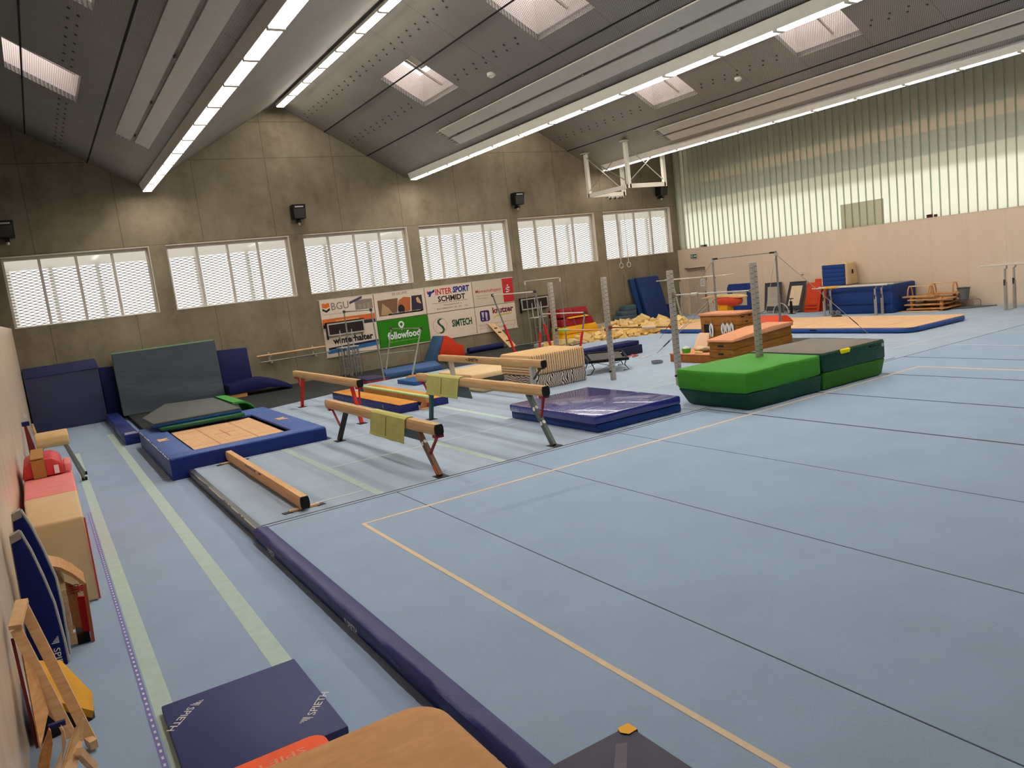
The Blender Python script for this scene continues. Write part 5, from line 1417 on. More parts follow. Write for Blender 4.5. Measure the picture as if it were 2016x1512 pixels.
w_ = ob('winch_plate', MB().box(21.75, 22.6, FY1 - .12, FY1 + .1, FZ - .16, FZ - .08), M_lgrey, f)
for x in (21.85, 22.1, 22.35, 22.5):
    ob('pulley', MB().cyl((x - .02, FY1 - .1, FZ - .17), (x + .02, FY1 - .1, FZ - .17), .06, 10), M_dgrey, w_)
for x, lb in ((22.09, 'wooden gymnastics ring on its strap, the left one of the pair'), (22.52, 'wooden gymnastics ring on its strap, the right one of the pair')):
    g = thing('gymnastics_ring', lb, 'ring', (x, FY1 - .1, 2.55), 'pair of hanging rings')
    ob('cable', MB().cyl((x, FY1 - .1, 3.5), (x, FY1 - .1, FZ - .23), .006, 5), M_steel, g)
    ob('strap', MB().box(x - .018, x + .018, FY1 - .103, FY1 - .097, 2.78, 3.5), M_offw, g)
    ob('ring_hoop', MB().tube([(x + .105 * math.cos(a * PI / 12), FY1 - .1, 2.68 + .105 * math.sin(a * PI / 12)) for a in range(24)], .017, 8, True), M_offw, g, smooth=True)

# ================================================================ foam pit and soft blocks
M_foam = mat('yellow cream foam', (222, 186, 116), .9, .1, 4, .01, 14)
M_foam2 = mat('pale cream foam', (232, 204, 148), .9, .08, 4, .01, 14)
def pit_h(x, y):
    e = min((x - 17.7) / 1.2, (23.8 - x) / 1.5, (26.7 - y) / 1.2, (y - (21.9 + max(0, (19.6 - x)) * .6)) / .5, 1)
    return -.25 + .34 * max(0, e) + .12 * noise.noise(Vector((x * .9, y * .9, 0))) + (.30 * math.exp(-((x - 21.6) ** 2 + (y - 25.6) ** 2) / .8)) + .16 * math.exp(-((x - 23.2) ** 2 + (y - 24) ** 2) / 1.5)
q = MB(); nx, ny = 62, 50
for j in range(ny + 1):
    for i in range(nx + 1):
        x = 17.65 + 6.2 * i / nx; y = 22.0 + 5.0 * j / ny
        h = pit_h(x, y) + .07 * noise.noise(Vector((x * 4.2, y * 4.2, 3))) - .2
        if x < 20.15 and y > 25.2: h = -.36
        q.v.append(Vector((x, y, h)))
q.f = [(j * (nx + 1) + i, j * (nx + 1) + i + 1, (j + 1) * (nx + 1) + i + 1, (j + 1) * (nx + 1) + i) for j in range(ny) for i in range(nx)]
o = ob('floor_foam', q, M_foam); tag(o, 'deep layer of loose yellow foam filling the sunken pit', 'foam', None, 'stuff')
random.seed(11)
protos = []
for k_ in range(5):
    me_b = MB().box(-.5, .5, -.5, .5, -.5, .5)
    me_b.v = [p + noise.noise_vector(p * 2.3 + Vector((k_ * 7, 0, 0))) * .18 for p in me_b.v]
    protos.append(me_b)
FL = 'loose angular chunk of yellow foam lying in the foam pit'
src = []
cnt = 0
tries = 0
placed = []
while cnt < 230 and tries < 30000:
    tries += 1
    x = random.uniform(17.85, 23.75); y = random.uniform(21.95, 26.45)
    if y < 22.1 + max(0, 19.6 - x) * .62: continue
    if x < 20.3 and y > 25.2: continue
    s_ = random.uniform(.14, .44) if tries < 12000 else random.uniform(.12, .24)
    if any((x - a) ** 2 + (y - b) ** 2 < ((s_ + c) * .47) ** 2 for a, b, c in placed): continue
    placed.append((x, y, s_))
    if cnt < 5:
        a = MB(); a.v = [p.copy() for p in protos[cnt].v]; a.f = list(protos[cnt].f)
        me = bpy.data.meshes.new('foam_chunk'); me.from_pydata(a.v, [], a.f); me.materials.append((M_foam, M_foam2)[cnt % 2])
        o = bpy.data.objects.new('foam_chunk', me); C.objects.link(o); src.append(o)
        tag(o, FL, 'foam chunk', 'foam chunks in the pit')
    else:
        o = random.choice(src).copy(); C.objects.link(o)
    sz = s_ * random.uniform(.35, .7)
    o.location = (x, y, pit_h(x, y) + sz * .32 - .04)
    o.scale = (s_, s_ * random.uniform(.65, .95), sz)
    o.rotation_euler = (random.uniform(-.5, .5), random.uniform(-.5, .5), random.uniform(0, 6.3))
    cnt += 1
struct('pit_ledge', MB().box(18.0, 20.08, 25.42, 26.54, -.4, -.033), M_dgrey)
struct('pit_ledge', MB().box(18.7, 24.2, 26.55, YB - .002, -.4, .26), M_lgrey)
# soft stair blocks on the ledge
s = thing('soft_stairs', 'grey blue soft step block on the ledge behind the foam pit', 'step block', (22.7, 26.75, .262))
sb = mat('grey blue vinyl', (72, 92, 106), .6, .08)
for i, (a, z0, z1) in enumerate(((21.95, .265, .46), (22.15, .46, .66), (22.35, .66, .88))):
    ob('step', MB().box(a, 22.99, 26.57, 27.02, z0 + .002, z1), sb, s, bevel=.02)
# blue mats leaning in the corner
single('crash_mat', 'tall blue crash mat leaning on the back wall in the right corner, nearer one', 'mat', MB().slab([(23.42, 26.25, .003), (24.72, 26.25, .003), (24.5, 26.62, 2.02), (23.22, 26.62, 2.02)], (0, .2, .02)), mat('denim blue mat', (36, 56, 104), .6, .08, 3, .01, 3), 'tall blue mats in the corner', bevel=.03)
single('crash_mat', 'tall blue crash mat behind the nearer one, showing at its left', 'mat', MB().slab([(23.2, 26.62, .27), (24.3, 26.62, .27), (24.1, 26.85, 2.0), (23.0, 26.85, 2.0)], (0, .16, .02)), mat('blue mat two', (30, 58, 112), .6, .08), 'tall blue mats in the corner', bevel=.03)
single('gym_mat', 'short dark blue mat standing in the corner between the tall mats and the door', 'mat', MB().slab([(25.05, 26.9, .003), (25.6, 26.9, .003), (25.55, 26.98, .62), (25.05, 26.98, .64)], (0, .08, 0)), M_deepnavy, bevel=.02)
single('wooden_pole', 'pale flat pole leaning on the wall in the right corner', 'pole', MB().bar((25.78, 26.7, .003), (25.74, 27.0, 1.42), .09, .03, (0, 1, 0)), M_offw)
# cupboard hatch outline on the wall
hh = thing('wall_hatch', 'flush concrete coloured hatch in the wall above the soft step block', 'hatch', (23.15, YB - .02, 1.0))
ob('upper_leaf', MB().box(22.9, 23.42, YB - .03, YB - .001, 1.27, 2.22), M_conc, hh); ob('lower_leaf', MB().box(22.9, 23.42, YB - .03, YB - .001, .95, 1.25), M_conc, hh)
ob('frame', MB().box(22.86, 22.9, YB - .035, YB - .001, .93, 2.25).box(23.42, 23.46, YB - .035, YB - .001, .93, 2.25).box(22.86, 23.46, YB - .035, YB - .001, 2.22, 2.26), M_conc, hh)

# red and yellow soft blocks in front of the pit corner
def softblock(label, x0, x1, z0, z1, dy, m_):
    single('soft_block', label, 'soft block', MB().hexa([(x0, 25.45 + dy, z0), (x1, 25.45 + dy, z0), (x1, 26.35 + dy, z0), (x0, 26.35 + dy, z0), (x0 + .03, 25.52 + dy, z1), (x1 - .06, 25.52 + dy, z1), (x1 - .06, 26.35 + dy, z1), (x0 + .03, 26.35 + dy, z1)]), m_, 'stacked red and yellow soft blocks', bevel=.03, cut=1)
M_dred = mat('dark red vinyl', (140, 26, 36), .55, .12, 3, .03, 3)
M_yel = mat('warm yellow vinyl', (218, 158, 20), .55, .1, 3, .03, 3)
softblock('lowest yellow soft block of the stack beside the foam pit', 18.05, 20.0, -.03, .17, 0, M_yel)
softblock('second yellow soft block from the bottom of the stack', 18.1, 19.92, .175, .49, .05, M_yel)
softblock('lower red soft block resting on the yellow ones', 18.12, 19.78, .495, .80, .12, M_dred)
softblock('thin yellow soft block squeezed between the two red ones', 18.45, 19.5, .803, .86, .06, M_yel)
softblock('uppermost red soft block of the stack', 18.14, 19.6, .863, 1.2, .2, M_dred)

# ================================================================ uneven bars, bars by the wall
def ubars(label, hi, lo, zh, zl, ys, base_h, base_l, m_up, m_lo, red):
    u = thing('uneven_bars', label, 'uneven bars', ((hi + lo) / 2, sum(ys) / 2, -.03), 'uneven bars')
    for (x, z, bs, nm) in ((hi, zh, base_h, 'upper_bar'), (lo, zl, base_l, 'lower_bar')):
        ob(nm, MB().cyl((x, ys[0], z), (x, ys[1], z), .02, 10), M_chrome if not red else M_offw, u)
        for yy, bb in zip(ys, bs):
            b0, t0 = Vector(bb), Vector((x, yy, z))
            mid = b0 + (t0 - b0) * .52
            l_ = ob('lower_post', MB().tube([b0, mid], .042 if red else .034, 10), m_lo, u)
            ob('inner_post', MB().tube([mid - (t0 - b0) * .01, t0 + Vector((0, 0, .02))], .028 if red else .024, 10), m_up, u)
            ob('bar_clamp', MB().obox(t0, (.07, .07, .09)), M_dgrey, u)
            ob('foot', MB().obox((b0.x, b0.y, b0.z + .012), (.14, .5, .022)), M_dgrey, l_)
    for i in (0, 1):
        a, b = Vector(base_h[i]), Vector(base_l[i])
        ob('spreader', MB().tube([a + Vector((0, 0, .86)) * (1 if not red else .45), b + Vector((.2, 0, .82)) * (1 if not red else .45)], .016, 6), M_steel, u)
    return u
ubars('grey uneven bars in front of the left scoreboard', 9.15, 10.8, 2.27, 1.45, (23.28, 25.78), ((9.15, 23.0, -.027), (9.15, 25.9, -.027)), ((10.12, 22.99, -.027), (10.2, 25.4, -.027)), M_steel, M_steel, False)
ubars('red legged uneven bars in front of the striped mattresses', 13.6, 15.5, 2.22, 1.32, (20.5, 23.15), ((14.1, 20.55, .0), (14.1, 22.85, .0)), ((15.25, 20.7, .0), (15.25, 23.1, -.027)), M_steel, M_legred, True)
h = thing('high_bar', 'thin high bar standing close to the concrete wall right of the boards', 'high bar', (16.64, 24.5, -.03))
ob('steel_bar', MB().cyl((16.64, 23.32, 2.53), (16.64, 25.7, 2.53), .018, 8), M_offw, h)
for yy in (23.32, 25.7):
    ob('upright', MB().tube([(16.64, yy, -.027), (16.64, yy, 2.56)], .024, 8), M_steel, h)
    ob('bar_clamp', MB().obox((16.64, yy, 2.45), (.05, .05, .14)), M_offw, h)
    ob('guy_cable', MB().tube([(16.64, yy, 2.4), (17.3 if yy < 24 else 15.6, yy + (.2 if yy > 24 else -.1), -.02)], .006, 5), M_steel, h)
    ob('foot', MB().cyl((16.64, yy, -.028), (16.64, yy, .0), .12, 12), M_dgrey, h)

# orange and blue wedge, boards and mats by the wall
w_ = thing('foam_wedge', 'orange foam wedge with a grey blue back standing by the wall', 'wedge', (12.95, 26.2, -.03))
ob('orange_side', MB().prism([(12.5, -.028), (13.68, -.028), (13.68, .44), (13.4, .52), (13.28, .72), (13.02, .88), (12.9, .89)], 'y', 25.9, 26.5), mat('brick orange vinyl', (192, 52, 24), .6, .08), w_, bevel=.015)
ob('blue_back', MB().prism([(12.2, -.028), (12.47, -.028), (12.885, .895), (12.73, .91)], 'y', 25.88, 26.52), mat('steel blue vinyl', (56, 88, 122), .6, .06), w_, bevel=.015)
single('gym_mat', 'long light blue mat on the black rubber floor before the wall', 'mat', MB().prism([(9.45, 23.55), (11.4, 23.35), (12.0, 25.05), (9.95, 25.1)], 'z', -.028, .13), mat('steel blue mat cloth', (62, 92, 140), .6, .06), 'mats along the wall by the bars', bevel=.02)
m = thing('gym_mat', 'dark plum mat with a red edge beside the long light blue mat', 'mat', (8.9, 23.4, -.03), 'mats along the wall by the bars')
ob('plum_top', MB().prism([(8.6, 23.1), (9.3, 22.99), (9.32, 24.2), (8.75, 24.6)], 'z', .055, .1), mat('plum mat cloth', (56, 52, 84), .65, .08), m, bevel=.01)
ob('red_side', MB().prism([(8.6, 23.1), (9.3, 22.99), (9.32, 24.2), (8.75, 24.6)], 'z', -.028, .053), mat('dull red mat side', (150, 62, 72), .6, .08), m)
single('gym_mat', 'small blue mat on the floor left of the teal legged beam', 'mat', MB().box(9.0, 9.8, 20.35, 21.6, .003, .12), mat('medium blue mat', (42, 84, 138), .55, .08), None, bevel=.015)
single('block', 'small wooden block on the floor behind the small blue mat', 'block', MB().obox((9.75, 22.2, .05), (.3, .2, .09), rz=.3), M_woodb, bevel=.01)
single('foam_roll', 'long dark blue foam roll lying at the foot of the concrete wall', 'foam roll', MB().cyl((14.3, 26.75, .09), (15.9, 26.75, .09), .115, 12), M_deepnavy)
single('wooden_board', 'pale wooden board with dark slots leaning on the wall by the red posts', 'board', MB().slab([(16.05, 26.45, -.027), (16.4, 26.45, -.027), (15.8, 27.0, 1.0), (15.5, 27.0, 1.0)], (0, .03, 0)), M_plywood)
nb = [o for o in C.objects if o.name.startswith('wooden_board')][0]
q = MB(); 
for t in (.25, .62, .8):
    c0 = Vector((16.2, 26.44, 0)) + (Vector((15.65, 26.99, 1.0)) - Vector((16.2, 26.44, 0))) * t
    q.obox(c0, (.14, .02, .04))
ob('dark_slots', q, M_black, nb)
single('equipment_case', 'flat white topped dark case on the rubber floor beside the red posts', 'case', MB().box(16.1, 17.4, 24.2, 24.75, -.028, .12), M_lgrey, bevel=.01)
for x, y in ((16.3, 24.0), (16.75, 23.75), (17.15, 23.6)):
    o = random.choice(src).copy(); C.objects.link(o); o.location = (x, y, .06); o.scale = (.4, .3, .2)
    o['label'] = 'foam chunk dropped beside the white topped case, outside the pit'; o['group'] = 'foam chunks beside the case'

# ================================================================ right side of the hall
a = thing('air_track', 'long tan inflatable tumbling track with rounded blue sides', 'air track', (21.2, 17, 0))
pr = [(19.9, .035), (19.83, .07), (19.83, .12), (19.9, .158), (22.65, .158), (22.72, .12), (22.72, .07), (22.65, .035)]
k = NT('air track top'); v, x, y, z = k.pos()
st = k.math('LESS_THAN', k.math('ABSOLUTE', k.math('SUBTRACT', k.math('FRACT', k.math('DIVIDE', k.math('SUBTRACT', y, .6), 1.45)), .5)), .012)
xs_ = k.math('LESS_THAN', k.math('ABSOLUTE', k.math('SUBTRACT', x, 20.6)), .5)
nz = k.noise(v, 2, 3, .6)
c = k.ramp(nz, [(.3, lin((218, 174, 132))), (.7, lin((230, 190, 150)))])
k.bsdf(k.mix(k.math('MULTIPLY', k.math('MULTIPLY', st, xs_), .7), c, lin((150, 108, 84))), .6, 0, .3)
ob('tan_top', MB().prism(rr(19.86, 22.69, 11.95, 21.9, .2, 5), 'z', .15, .165), k.m, a)
M_atb = mat('bright blue track side', (42, 76, 142), .4, .06)
pts = rr(19.9, 22.65, 11.98, 21.87, .3, 5)
ob('blue_side', MB().tube([(px, py, .08) for px, py in pts], .078, 10, True), M_atb, a, smooth=True)
ob('core', MB().prism(pts, 'z', .01, .149), M_atb, a)
ob('valve', MB().obox((19.82, 15.0, .1), (.02, .22, .04)), M_black, a)
single('foam_dome', 'orange half round foam mat lying on the far side of the air track', 'foam mat', MB().prism([(x_, .168 + .28 * math.sin(PI * (i / 12))) for i, x_ in enumerate([20.6 + .9 * j / 12 for j in range(13)])], 'y', 17.0, 18.9), M_orange2, smooth=True)

# stacked blue block and inflatable
b = thing('crash_mat_stack', 'big navy blue crash mat block against the right wall', 'crash mat', (25.5, 16.8, 0))
M_bb = mat('royal navy vinyl', (30, 58, 116), .55, .1, 2, .03, 2.5)
ob('navy_cover', MB().box(24.82, 26.2, 15.55, 18.05, .003, .975), M_bb, b, bevel=.03, cut=4, wob=.02, wobs=1.4)
ob('grey_top', MB().box(24.9, 26.15, 15.6, 18.0, .965, .985), M_grey, b)
for z in (.25, .45, .62, .8):
    ob('stack_seam', MB().box(24.83, 25.3, 18.05, 18.10, z - .06, z + .06), M_bb, b, bevel=.02)
ob('cover_seam', MB().box(24.79, 24.81, 15.6, 18.0, .34, .35), M_deepnavy, b)
i_ = thing('inflatable_block', 'inflatable block with ribbed blue front and beige sides on the navy block', 'inflatable block', (25.9, 18.2, 1.0))
ob('beige_body', MB().hexa([(25.55, 17.72, .99), (26.25, 17.72, .99), (26.25, 18.85, .99), (25.55, 18.85, .99), (25.58, 17.74, 1.82), (26.2, 17.8, 1.84), (26.2, 18.83, 1.84), (25.58, 18.83, 1.82)]), M_beige, i_, bevel=.06, seg=3)
for j in range(5):
    z = 1.09 + .155 * j
    ob('blue_rib', MB().obox((25.55, 18.28, z), (.05, .96, .15)), mat('blue ribbed vinyl', (30, 62, 128), .5, .06), i_, bevel=.02)
ob('black_valve', MB().box(25.85, 25.9, 17.70, 17.73, 1.4, 1.55), M_black, i_)
# low parallel bars in front
def pbars(label, x0, x1, yp, yr, z, r=.022, tape=None):
    p = thing('parallel_bars', label, 'parallel bars', ((x0 + x1) / 2, sum(yp) / 2, 0), 'parallel bars')
    for x in (x0, x1):
        rl = ob('wooden_rail', MB().cyl((x, yr[0], z), (x, yr[1], z), r, 10), M_offw, p)
        for y in yp:
            po = ob('post', MB().tube([(x, y, .002), (x, y, z * .62), (x, y, z * .63), (x, y, z - .12)], .04, 10, radii=[.05, .05, .032, .032]), M_post, p)
            ob('bar_holder', MB().tube([(x, y, z - .13), (x + .0, y - .05, z - .1), (x, y - .05, z - .02)], .024, 8), M_steel, po)
            ob('lock_lever', MB().box(x - .07, x - .03, y - .02, y + .02, z * .55, z * .68), M_dgrey, po)
        if tape and x == x0:
            ob('yellow_tape', MB().cyl((x, tape[0], z), (x, tape[1], z), r + .016, 10), M_yel, p)
    for y in yp:
        ob('base_rail', MB().box(x0 - .04, x1 + .04, y - .04, y + .04, .001, .02), M_lgrey, p)
pbars('low parallel bars with yellow tape in front of the navy block', 24.34, 24.72, (15.87, 17.88), (15.42, 18.35), 1.02, tape=(17.3, 17.8))
pbars('tall parallel bars cut off by the right edge of the view', 24.92, 25.45, (12.0, 9.8), (9.2, 12.7), 1.365)
pbars('tall parallel bars by the door behind the vaulting boxes', 23.35, 23.85, (22.6, 24.6), (21.55, 25.5), 1.82)
# horse beyond the air track
v_ = thing('vaulting_horse', 'vaulting horse with tan top and red body on a yellow pedestal', 'vaulting horse', (23.1, 21.5, 0))
q = MB(); rings = 14
for i in range(rings + 1):
    u = i / rings; y = 20.55 + 1.5 * u
    s_ = (1 - abs(2 * u - 1) ** 3.2) ** .5 if 0 < u < 1 else .05
    for j in range(12):
        an = 2 * PI * j / 12
        q.v.append(Vector((23.1 + .24 * s_ * math.cos(an), y, .84 + (.27 * (1 - .4 * u)) * s_ * math.sin(an))))
q.f = [(i * 12 + j, i * 12 + (j + 1) % 12, (i + 1) * 12 + (j + 1) % 12, (i + 1) * 12 + j) for i in range(rings) for j in range(12)]
ob('red_body', q, mat('worn red leather', (188, 68, 52), .5, .1), v_, smooth=True)
q = MB(); q.prism([(20.45, 1.0), (20.75, 1.06), (21.4, 1.09), (22.1, 1.07), (22.5, 1.0), (22.5, .97), (22.0, .99), (21.2, .985), (20.45, .94)], 'x', 22.9, 23.3)
ob('tan_top', q, M_tan, v_, bevel=.02)
ob('yellow_pedestal', MB().box(22.95, 23.3, 21.2, 21.75, .003, .7), M_yel, v_, bevel=.02)
ob('coloured_strap', MB().tube([(22.9, 21.75, 1.05), (22.88, 21.8, .9), (22.92, 21.75, .7)], .03, 6), M_oliveh, v_)
# things standing along the right wall
XW = XR
t = thing('mini_trampoline', 'blue padded square trampoline frame standing against the right wall', 'mini trampoline', (26.1, 23.25, 0), 'small trampolines along the right wall')
def padq(pts): return MB().prism(pts, 'x', 26.0, 26.12)
o8 = [(22.62, .16), (23.95, .16), (23.95, 1.14), (23.85, 1.3), (22.75, 1.3), (22.62, 1.18)]
for nm, pl in (('blue_pad', [(22.62, .16), (23.95, .16), (23.72, .36), (22.88, .36)]), ('blue_pad', [(22.62, .16), (22.88, .36), (22.88, 1.0), (22.62, 1.18)]), ('blue_pad', [(23.95, .16), (23.95, 1.14), (23.72, 1.0), (23.72, .36)]), ('blue_pad', [(22.62, 1.18), (22.88, 1.0), (23.72, 1.0), (23.95, 1.14), (23.85, 1.3), (22.75, 1.3)])):
    ob(nm, padq(pl), mat('blue frame pad', (38, 60, 122), .5, .06), t)
ob('pale_bed', MB().box(26.07, 26.09, 22.86, 23.74, .34, 1.02), mat('pale bed', (196, 178, 152), .8), t)
ob('stand_leg', MB().box(26.1, 26.25, 22.8, 22.86, .002, 1.2).box(26.1, 26.25, 23.6, 23.66, .002, 1.2), M_steel, t)
def minitramp(label, y0, y1, h, bedm, flip):
    t = thing('mini_trampoline', label, 'mini trampoline', (25.9, (y0 + y1) / 2, 0), 'small trampolines along the right wall')
    a, b, c, d = (25.75, y0, .14), (25.75, y1 - .25 * (0 if flip else 1), .14), (26.2, y1, h), (26.2, y0 - .25 * (0 if flip else -1), h)
    pts = [Vector(a), Vector(b), Vector(c), Vector(d)]
    ob('frame_tube', MB().tube(pts, .03, 8, True), M_dgrey, t)
    cen = sum(pts, Vector()) / 4
    inn = [p * .72 + cen * .28 for p in pts]
    ob('bed', MB().slab(inn, (.01, 0, .004)), bedm, t)
    q = MB()
    for i in range(4):
        q.add([pts[i], pts[(i + 1) % 4], inn[(i + 1) % 4], inn[i]], [(0, 1, 2, 3)])
    ob('spring_border', q, mat('dark spring border', (58, 58, 66), .7, .15, 30), t)
    ob('tube_leg', MB().tube([pts[0] + Vector((0, .05, 0)), Vector((25.6, y0 + .1, .03)), Vector((25.6, y1 - .1, .03)), pts[1] + Vector((0, -.05, 0))], .018, 7), M_chrome, t)
    ob('tube_leg', MB().tube([pts[3], Vector((26.0, y0 + .15, .03)), Vector((26.0, y1 - .15, .03)), pts[2]], .018, 7), M_steel, t)
minitramp('mini trampoline with grey mesh bed leaning on the right wall, left one', 20.95, 22.0, 1.22, mat('grey mesh bed', (160, 152, 140), .8), False)
minitramp('mini trampoline with cream bed leaning on the right wall, right one', 20.02, 20.75, 1.2, mat('cream mesh bed', (214, 190, 160), .8), True)
single('tube_hoop', 'pale steel tube hoop on the floor between the two mini trampolines', 'hoop', MB().tube([(25.5, 20.75 + .38 * math.cos(PI * i / 12), .01 + .42 * math.sin(PI * i / 12)) for i in range(13)], .02, 8), M_offw)
p = thing('air_pump', 'black upright hand pump in front of the right mini trampoline', 'pump', (25.45, 20.25, 0))
ob('cylinder', MB().cyl((25.45, 20.2, .01), (25.45, 20.2, .5), .05, 12), M_black, p)
ob('handle', MB().cyl((25.45, 20.08, .6), (25.45, 20.32, .6), .018, 8).cyl((25.45, 20.2, .5), (25.45, 20.2, .6), .012, 8), M_black, p)
ob('foot', MB().box(25.38, 25.52, 20.05, 20.35, .001, .015), M_black, p)
single('orange_board', 'orange board with a ledge leaning against the right wall, front one', 'board', MB().slab([(25.86, 19.25, .003), (25.86, 19.95, .003), (26.1, 19.86, 1.14), (26.1, 19.2, 1.14)], (.04, 0, .0)), M_orange2, 'orange boards by the right wall', bevel=.012)
obd = [o for o in C.objects if o.name.startswith('orange_board')][0]
ob('ledge', MB().box(25.83, 25.88, 19.34, 19.84, .16, .19), M_orange2, obd); ob('ledge', MB().box(25.84, 25.88, 19.34, 19.84, .30, .32), M_orange2, obd)
single('orange_board', 'orange board behind the front one, its top edge standing higher', 'board', MB().slab([(26.06, 19.12, .003), (26.06, 19.72, .003), (26.22, 19.6, 1.26), (26.22, 19.05, 1.26)], (.035, 0, 0)), M_orange2, 'orange boards by the right wall', bevel=.012)
# wooden parallettes
def parall(label, xc, yc, zb, L=.95, up=True):
    p = thing('low_parallette', label, 'parallette', (xc, yc, zb), 'wooden parallettes stacked by the navy block')
    s_ = 1 if up else -1
    ob('base_board', MB().box(xc - .16, xc + .16, yc - L / 2 - .08, yc + L / 2 + .08, zb, zb + .045), M_woodb, p, bevel=.008)
    for e_ in (-1, 1):
        yy = yc + e_ * L * .38
        arc = [(xc + .15 * math.cos(PI * i / 10), yy, (zb + .045 if up else zb) + s_ * .33 * math.sin(PI * i / 10)) for i in range(11)]
        ob('arched_end', MB().tube(arc, .022, 6), M_woodb, p)
    zr = (zb + .37) if up else zb - .33
    ob('round_rail', MB().cyl((xc, yc - L * .42, zr), (xc, yc + L * .42, zr), .018, 8), M_plywood, p)
parall('upper front wooden parallette with arched ends beside the navy block', 25.3, 14.85, .47)
parall('upper rear wooden parallette with arched ends near the bucket', 25.85, 14.35, .50)
q = thing('wooden_bench', 'stack of wooden bench boards carrying the parallettes', 'bench', (25.6, 14.7, 0))
for z, dy in ((.06, 0), (.2, .08), (.36, -.05)):
    ob('bench_board', MB().box(25.1, 26.15, 13.95 + dy, 15.25 + dy, z, z + .05), M_woodb, q, bevel=.01)
for xx in (25.2, 26.0):
    for yy in (14.1, 15.1):
        ob('support', MB().box(xx - .04, xx + .04, yy - .04, yy + .04, .002, .465), M_woodb, q)
ob('loose_plank', MB().box(25.0, 25.08, 14.1, 15.4, .002, .03), M_plywood, q)
# bucket on a tubular stand
single('floor_mat', 'thin grey floor mat under the bucket stand', 'mat', MB().prism([(25.55, 14.4), (25.66, 13.4), (26.25, 12.9), (26.29, 14.6)], 'z', .002, .03), mat('grey floor mat', (104, 104, 106), .7, .06), bevel=.006)
s = thing('tubular_stand', 'low tubular steel stand holding the grey bucket', 'stand', (25.85, 13.75, .03))
for a_, b_ in (((25.75, 14.1), (25.7, 14.14)), ((25.75, 13.4), (25.7, 13.36)), ((26.1, 14.1), (26.15, 14.14)), ((26.1, 13.4), (26.15, 13.36))):
    ob('bent_leg', MB().tube([(25.92, 13.75, .26), (a_[0], a_[1], .26), (b_[0], b_[1], .22), (b_[0], b_[1], .031)], .014, 7), M_steel, s)
bk = thing('bucket', 'grey bucket with a pale rim standing on the tubular stand', 'bucket', (25.9, 13.75, .275))
ob('bucket_body', MB().lathe([(.14, 0), (.185, .38), (.175, .38), (.13, .01)], (25.9, 13.75, .276), 20), mat('grey bucket plastic', (104, 104, 104), .5, .05), bk, smooth=True)
ob('rim', MB().tube([(25.9 + .188 * math.cos(PI * i / 10), 13.75 + .188 * math.sin(PI * i / 10), .655) for i in range(20)], .012, 6, True), M_dgrey, bk)
ob('contents', MB().cyl((25.9, 13.75, .56), (25.9, 13.75, .6), .165, 16), M_print, bk)
# dumbbell by the low parallel bars
d = thing('dumbbell', 'small grey dumbbell on the floor at the low parallel bars', 'dumbbell', (24.45, 17.55, 0))
for yy in (17.42, 17.62):
    ob('weight', MB().cyl((24.5, yy, .1), (24.52, yy + .07, .1), .09, 14), M_grey, d)
ob('grip', MB().cyl((24.5, 17.42, .1), (24.52, 17.66, .1), .02, 8), M_black, d)
single('black_wedge', 'small black rubber wedge on the floor before the low parallel bars', 'wedge', MB().obox((24.0, 17.15, .025), (.18, .3, .045), rz=.3), M_black)
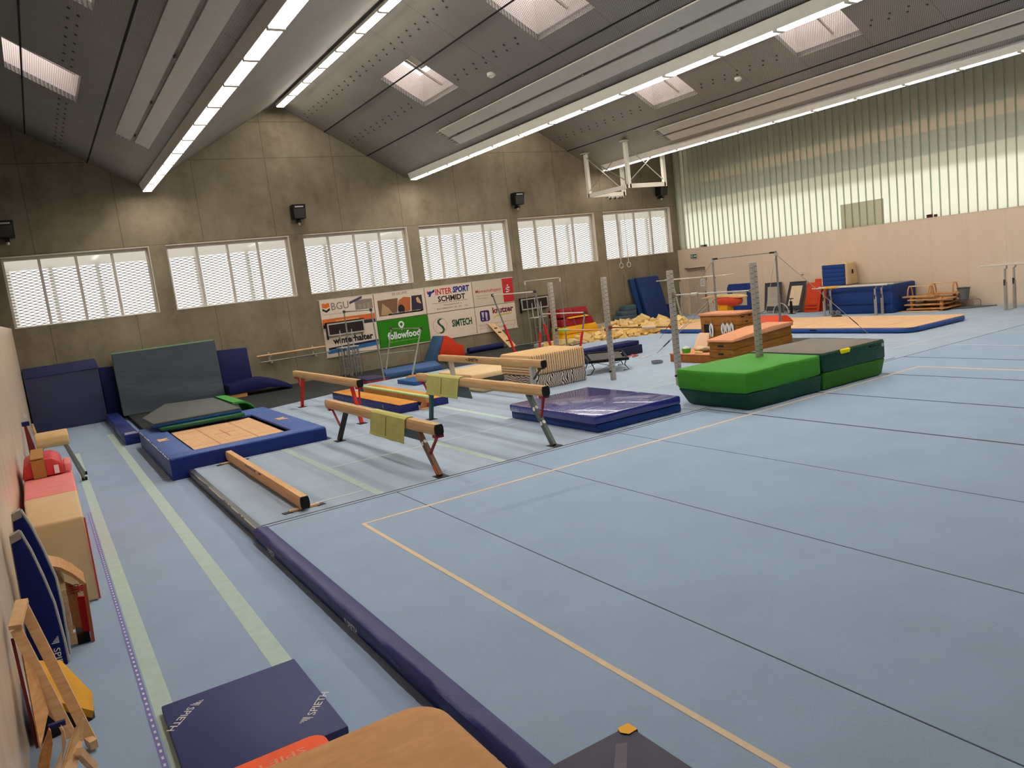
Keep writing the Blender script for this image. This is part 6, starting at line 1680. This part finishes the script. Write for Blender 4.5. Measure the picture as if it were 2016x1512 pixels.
# signs and small fittings
e = thing('exit_sign', 'green emergency exit sign on the right wall above the door', 'sign', (XR - .03, 26.05, 2.6))
ob('sign_box', MB().box(XR - .045, XR - .001, 25.85, 26.26, 2.59, 2.8), M_lgrey, e)
ob('green_face', MB().box(XR - .049, XR - .046, 25.88, 26.23, 2.615, 2.775), mat('dark green sign', (16, 74, 66), .4), e)
q = MB(); flat(q, (XR - .0505, 26.21, 2.62), (0, -1, 0), (0, 0, 1), [[(.02, .02), (.07, .02), (.07, .13), (.02, .13)], [(.09, .02), (.12, .05), (.12, .09), (.10, .13), (.14, .11), (.15, .05), (.11, .02)], [(.18, .075), (.24, .13), (.24, .1), (.32, .1), (.32, .05), (.24, .05), (.24, .02)]])
ob('pictogram', q, M_print, e)
q = thing('notice', 'white paper notice on the beige door', 'notice', (XR + .195, 25.9, 1.3))
ob('sheet', MB().box(XR + .19, XR + .197, 25.72, 26.0, 1.28, 1.62), M_print, q)
t_ = MB()
for i in range(5): t_.box(XR + .187, XR + .1895, 25.75, 25.97, 1.34 + .05 * i, 1.355 + .05 * i)
ob('printed_lines', t_, M_gyprint, q)
for y, z, lb in ((18.99, 1.3, 'small recessed wall hook behind the high bar post'), (20.23, 1.5, 'small wall hook above the mini trampolines')):
    h_ = thing('wall_hook', lb, 'hook', (XR - .02, y, z))
    ob('plate', MB().box(XR - .012, XR - .001, y - .06, y + .06, z - .04, z + .04), M_offw, h_)
    ob('bent_hook', MB().tube([(XR - .012, y + .05, z - .03), (XR - .05, y + .05, z - .03), (XR - .05, y - .05, z - .03), (XR - .012, y - .05, z - .03)], .008, 6), M_dgrey, h_)
c_ = thing('sensor_box', 'small grey box on the ledge of the glass wall above the door', 'sensor', (XR + .06, 25.5, 3.063))
ob('box', MB().box(XR + .02, XR + .1, 25.3, 25.62, 3.064, 3.16), M_grey, c_); ob('lens', MB().box(XR + .015, XR + .02, 25.3, 25.42, 3.08, 3.15), M_black, c_)
c_ = thing('red_lamp', 'pair of small dark red fittings on the ledge below the glass wall', 'fitting', (XR + .06, 15.0, 3.063))
ob('large_fitting', MB().box(XR + .02, XR + .1, 14.95, 15.12, 3.064, 3.17), mat('dark red plastic', (74, 24, 26), .4), c_); ob('small_fitting', MB().box(XR + .02, XR + .08, 14.78, 14.87, 3.064, 3.15), mat('dark maroon plastic', (90, 40, 36), .4), c_)
single('wall_stud', 'small white light switch on the pale left wall panel', 'switch', MB().obox((XL + .006, 21.6, .9), (.012, .09, .09)), M_print)
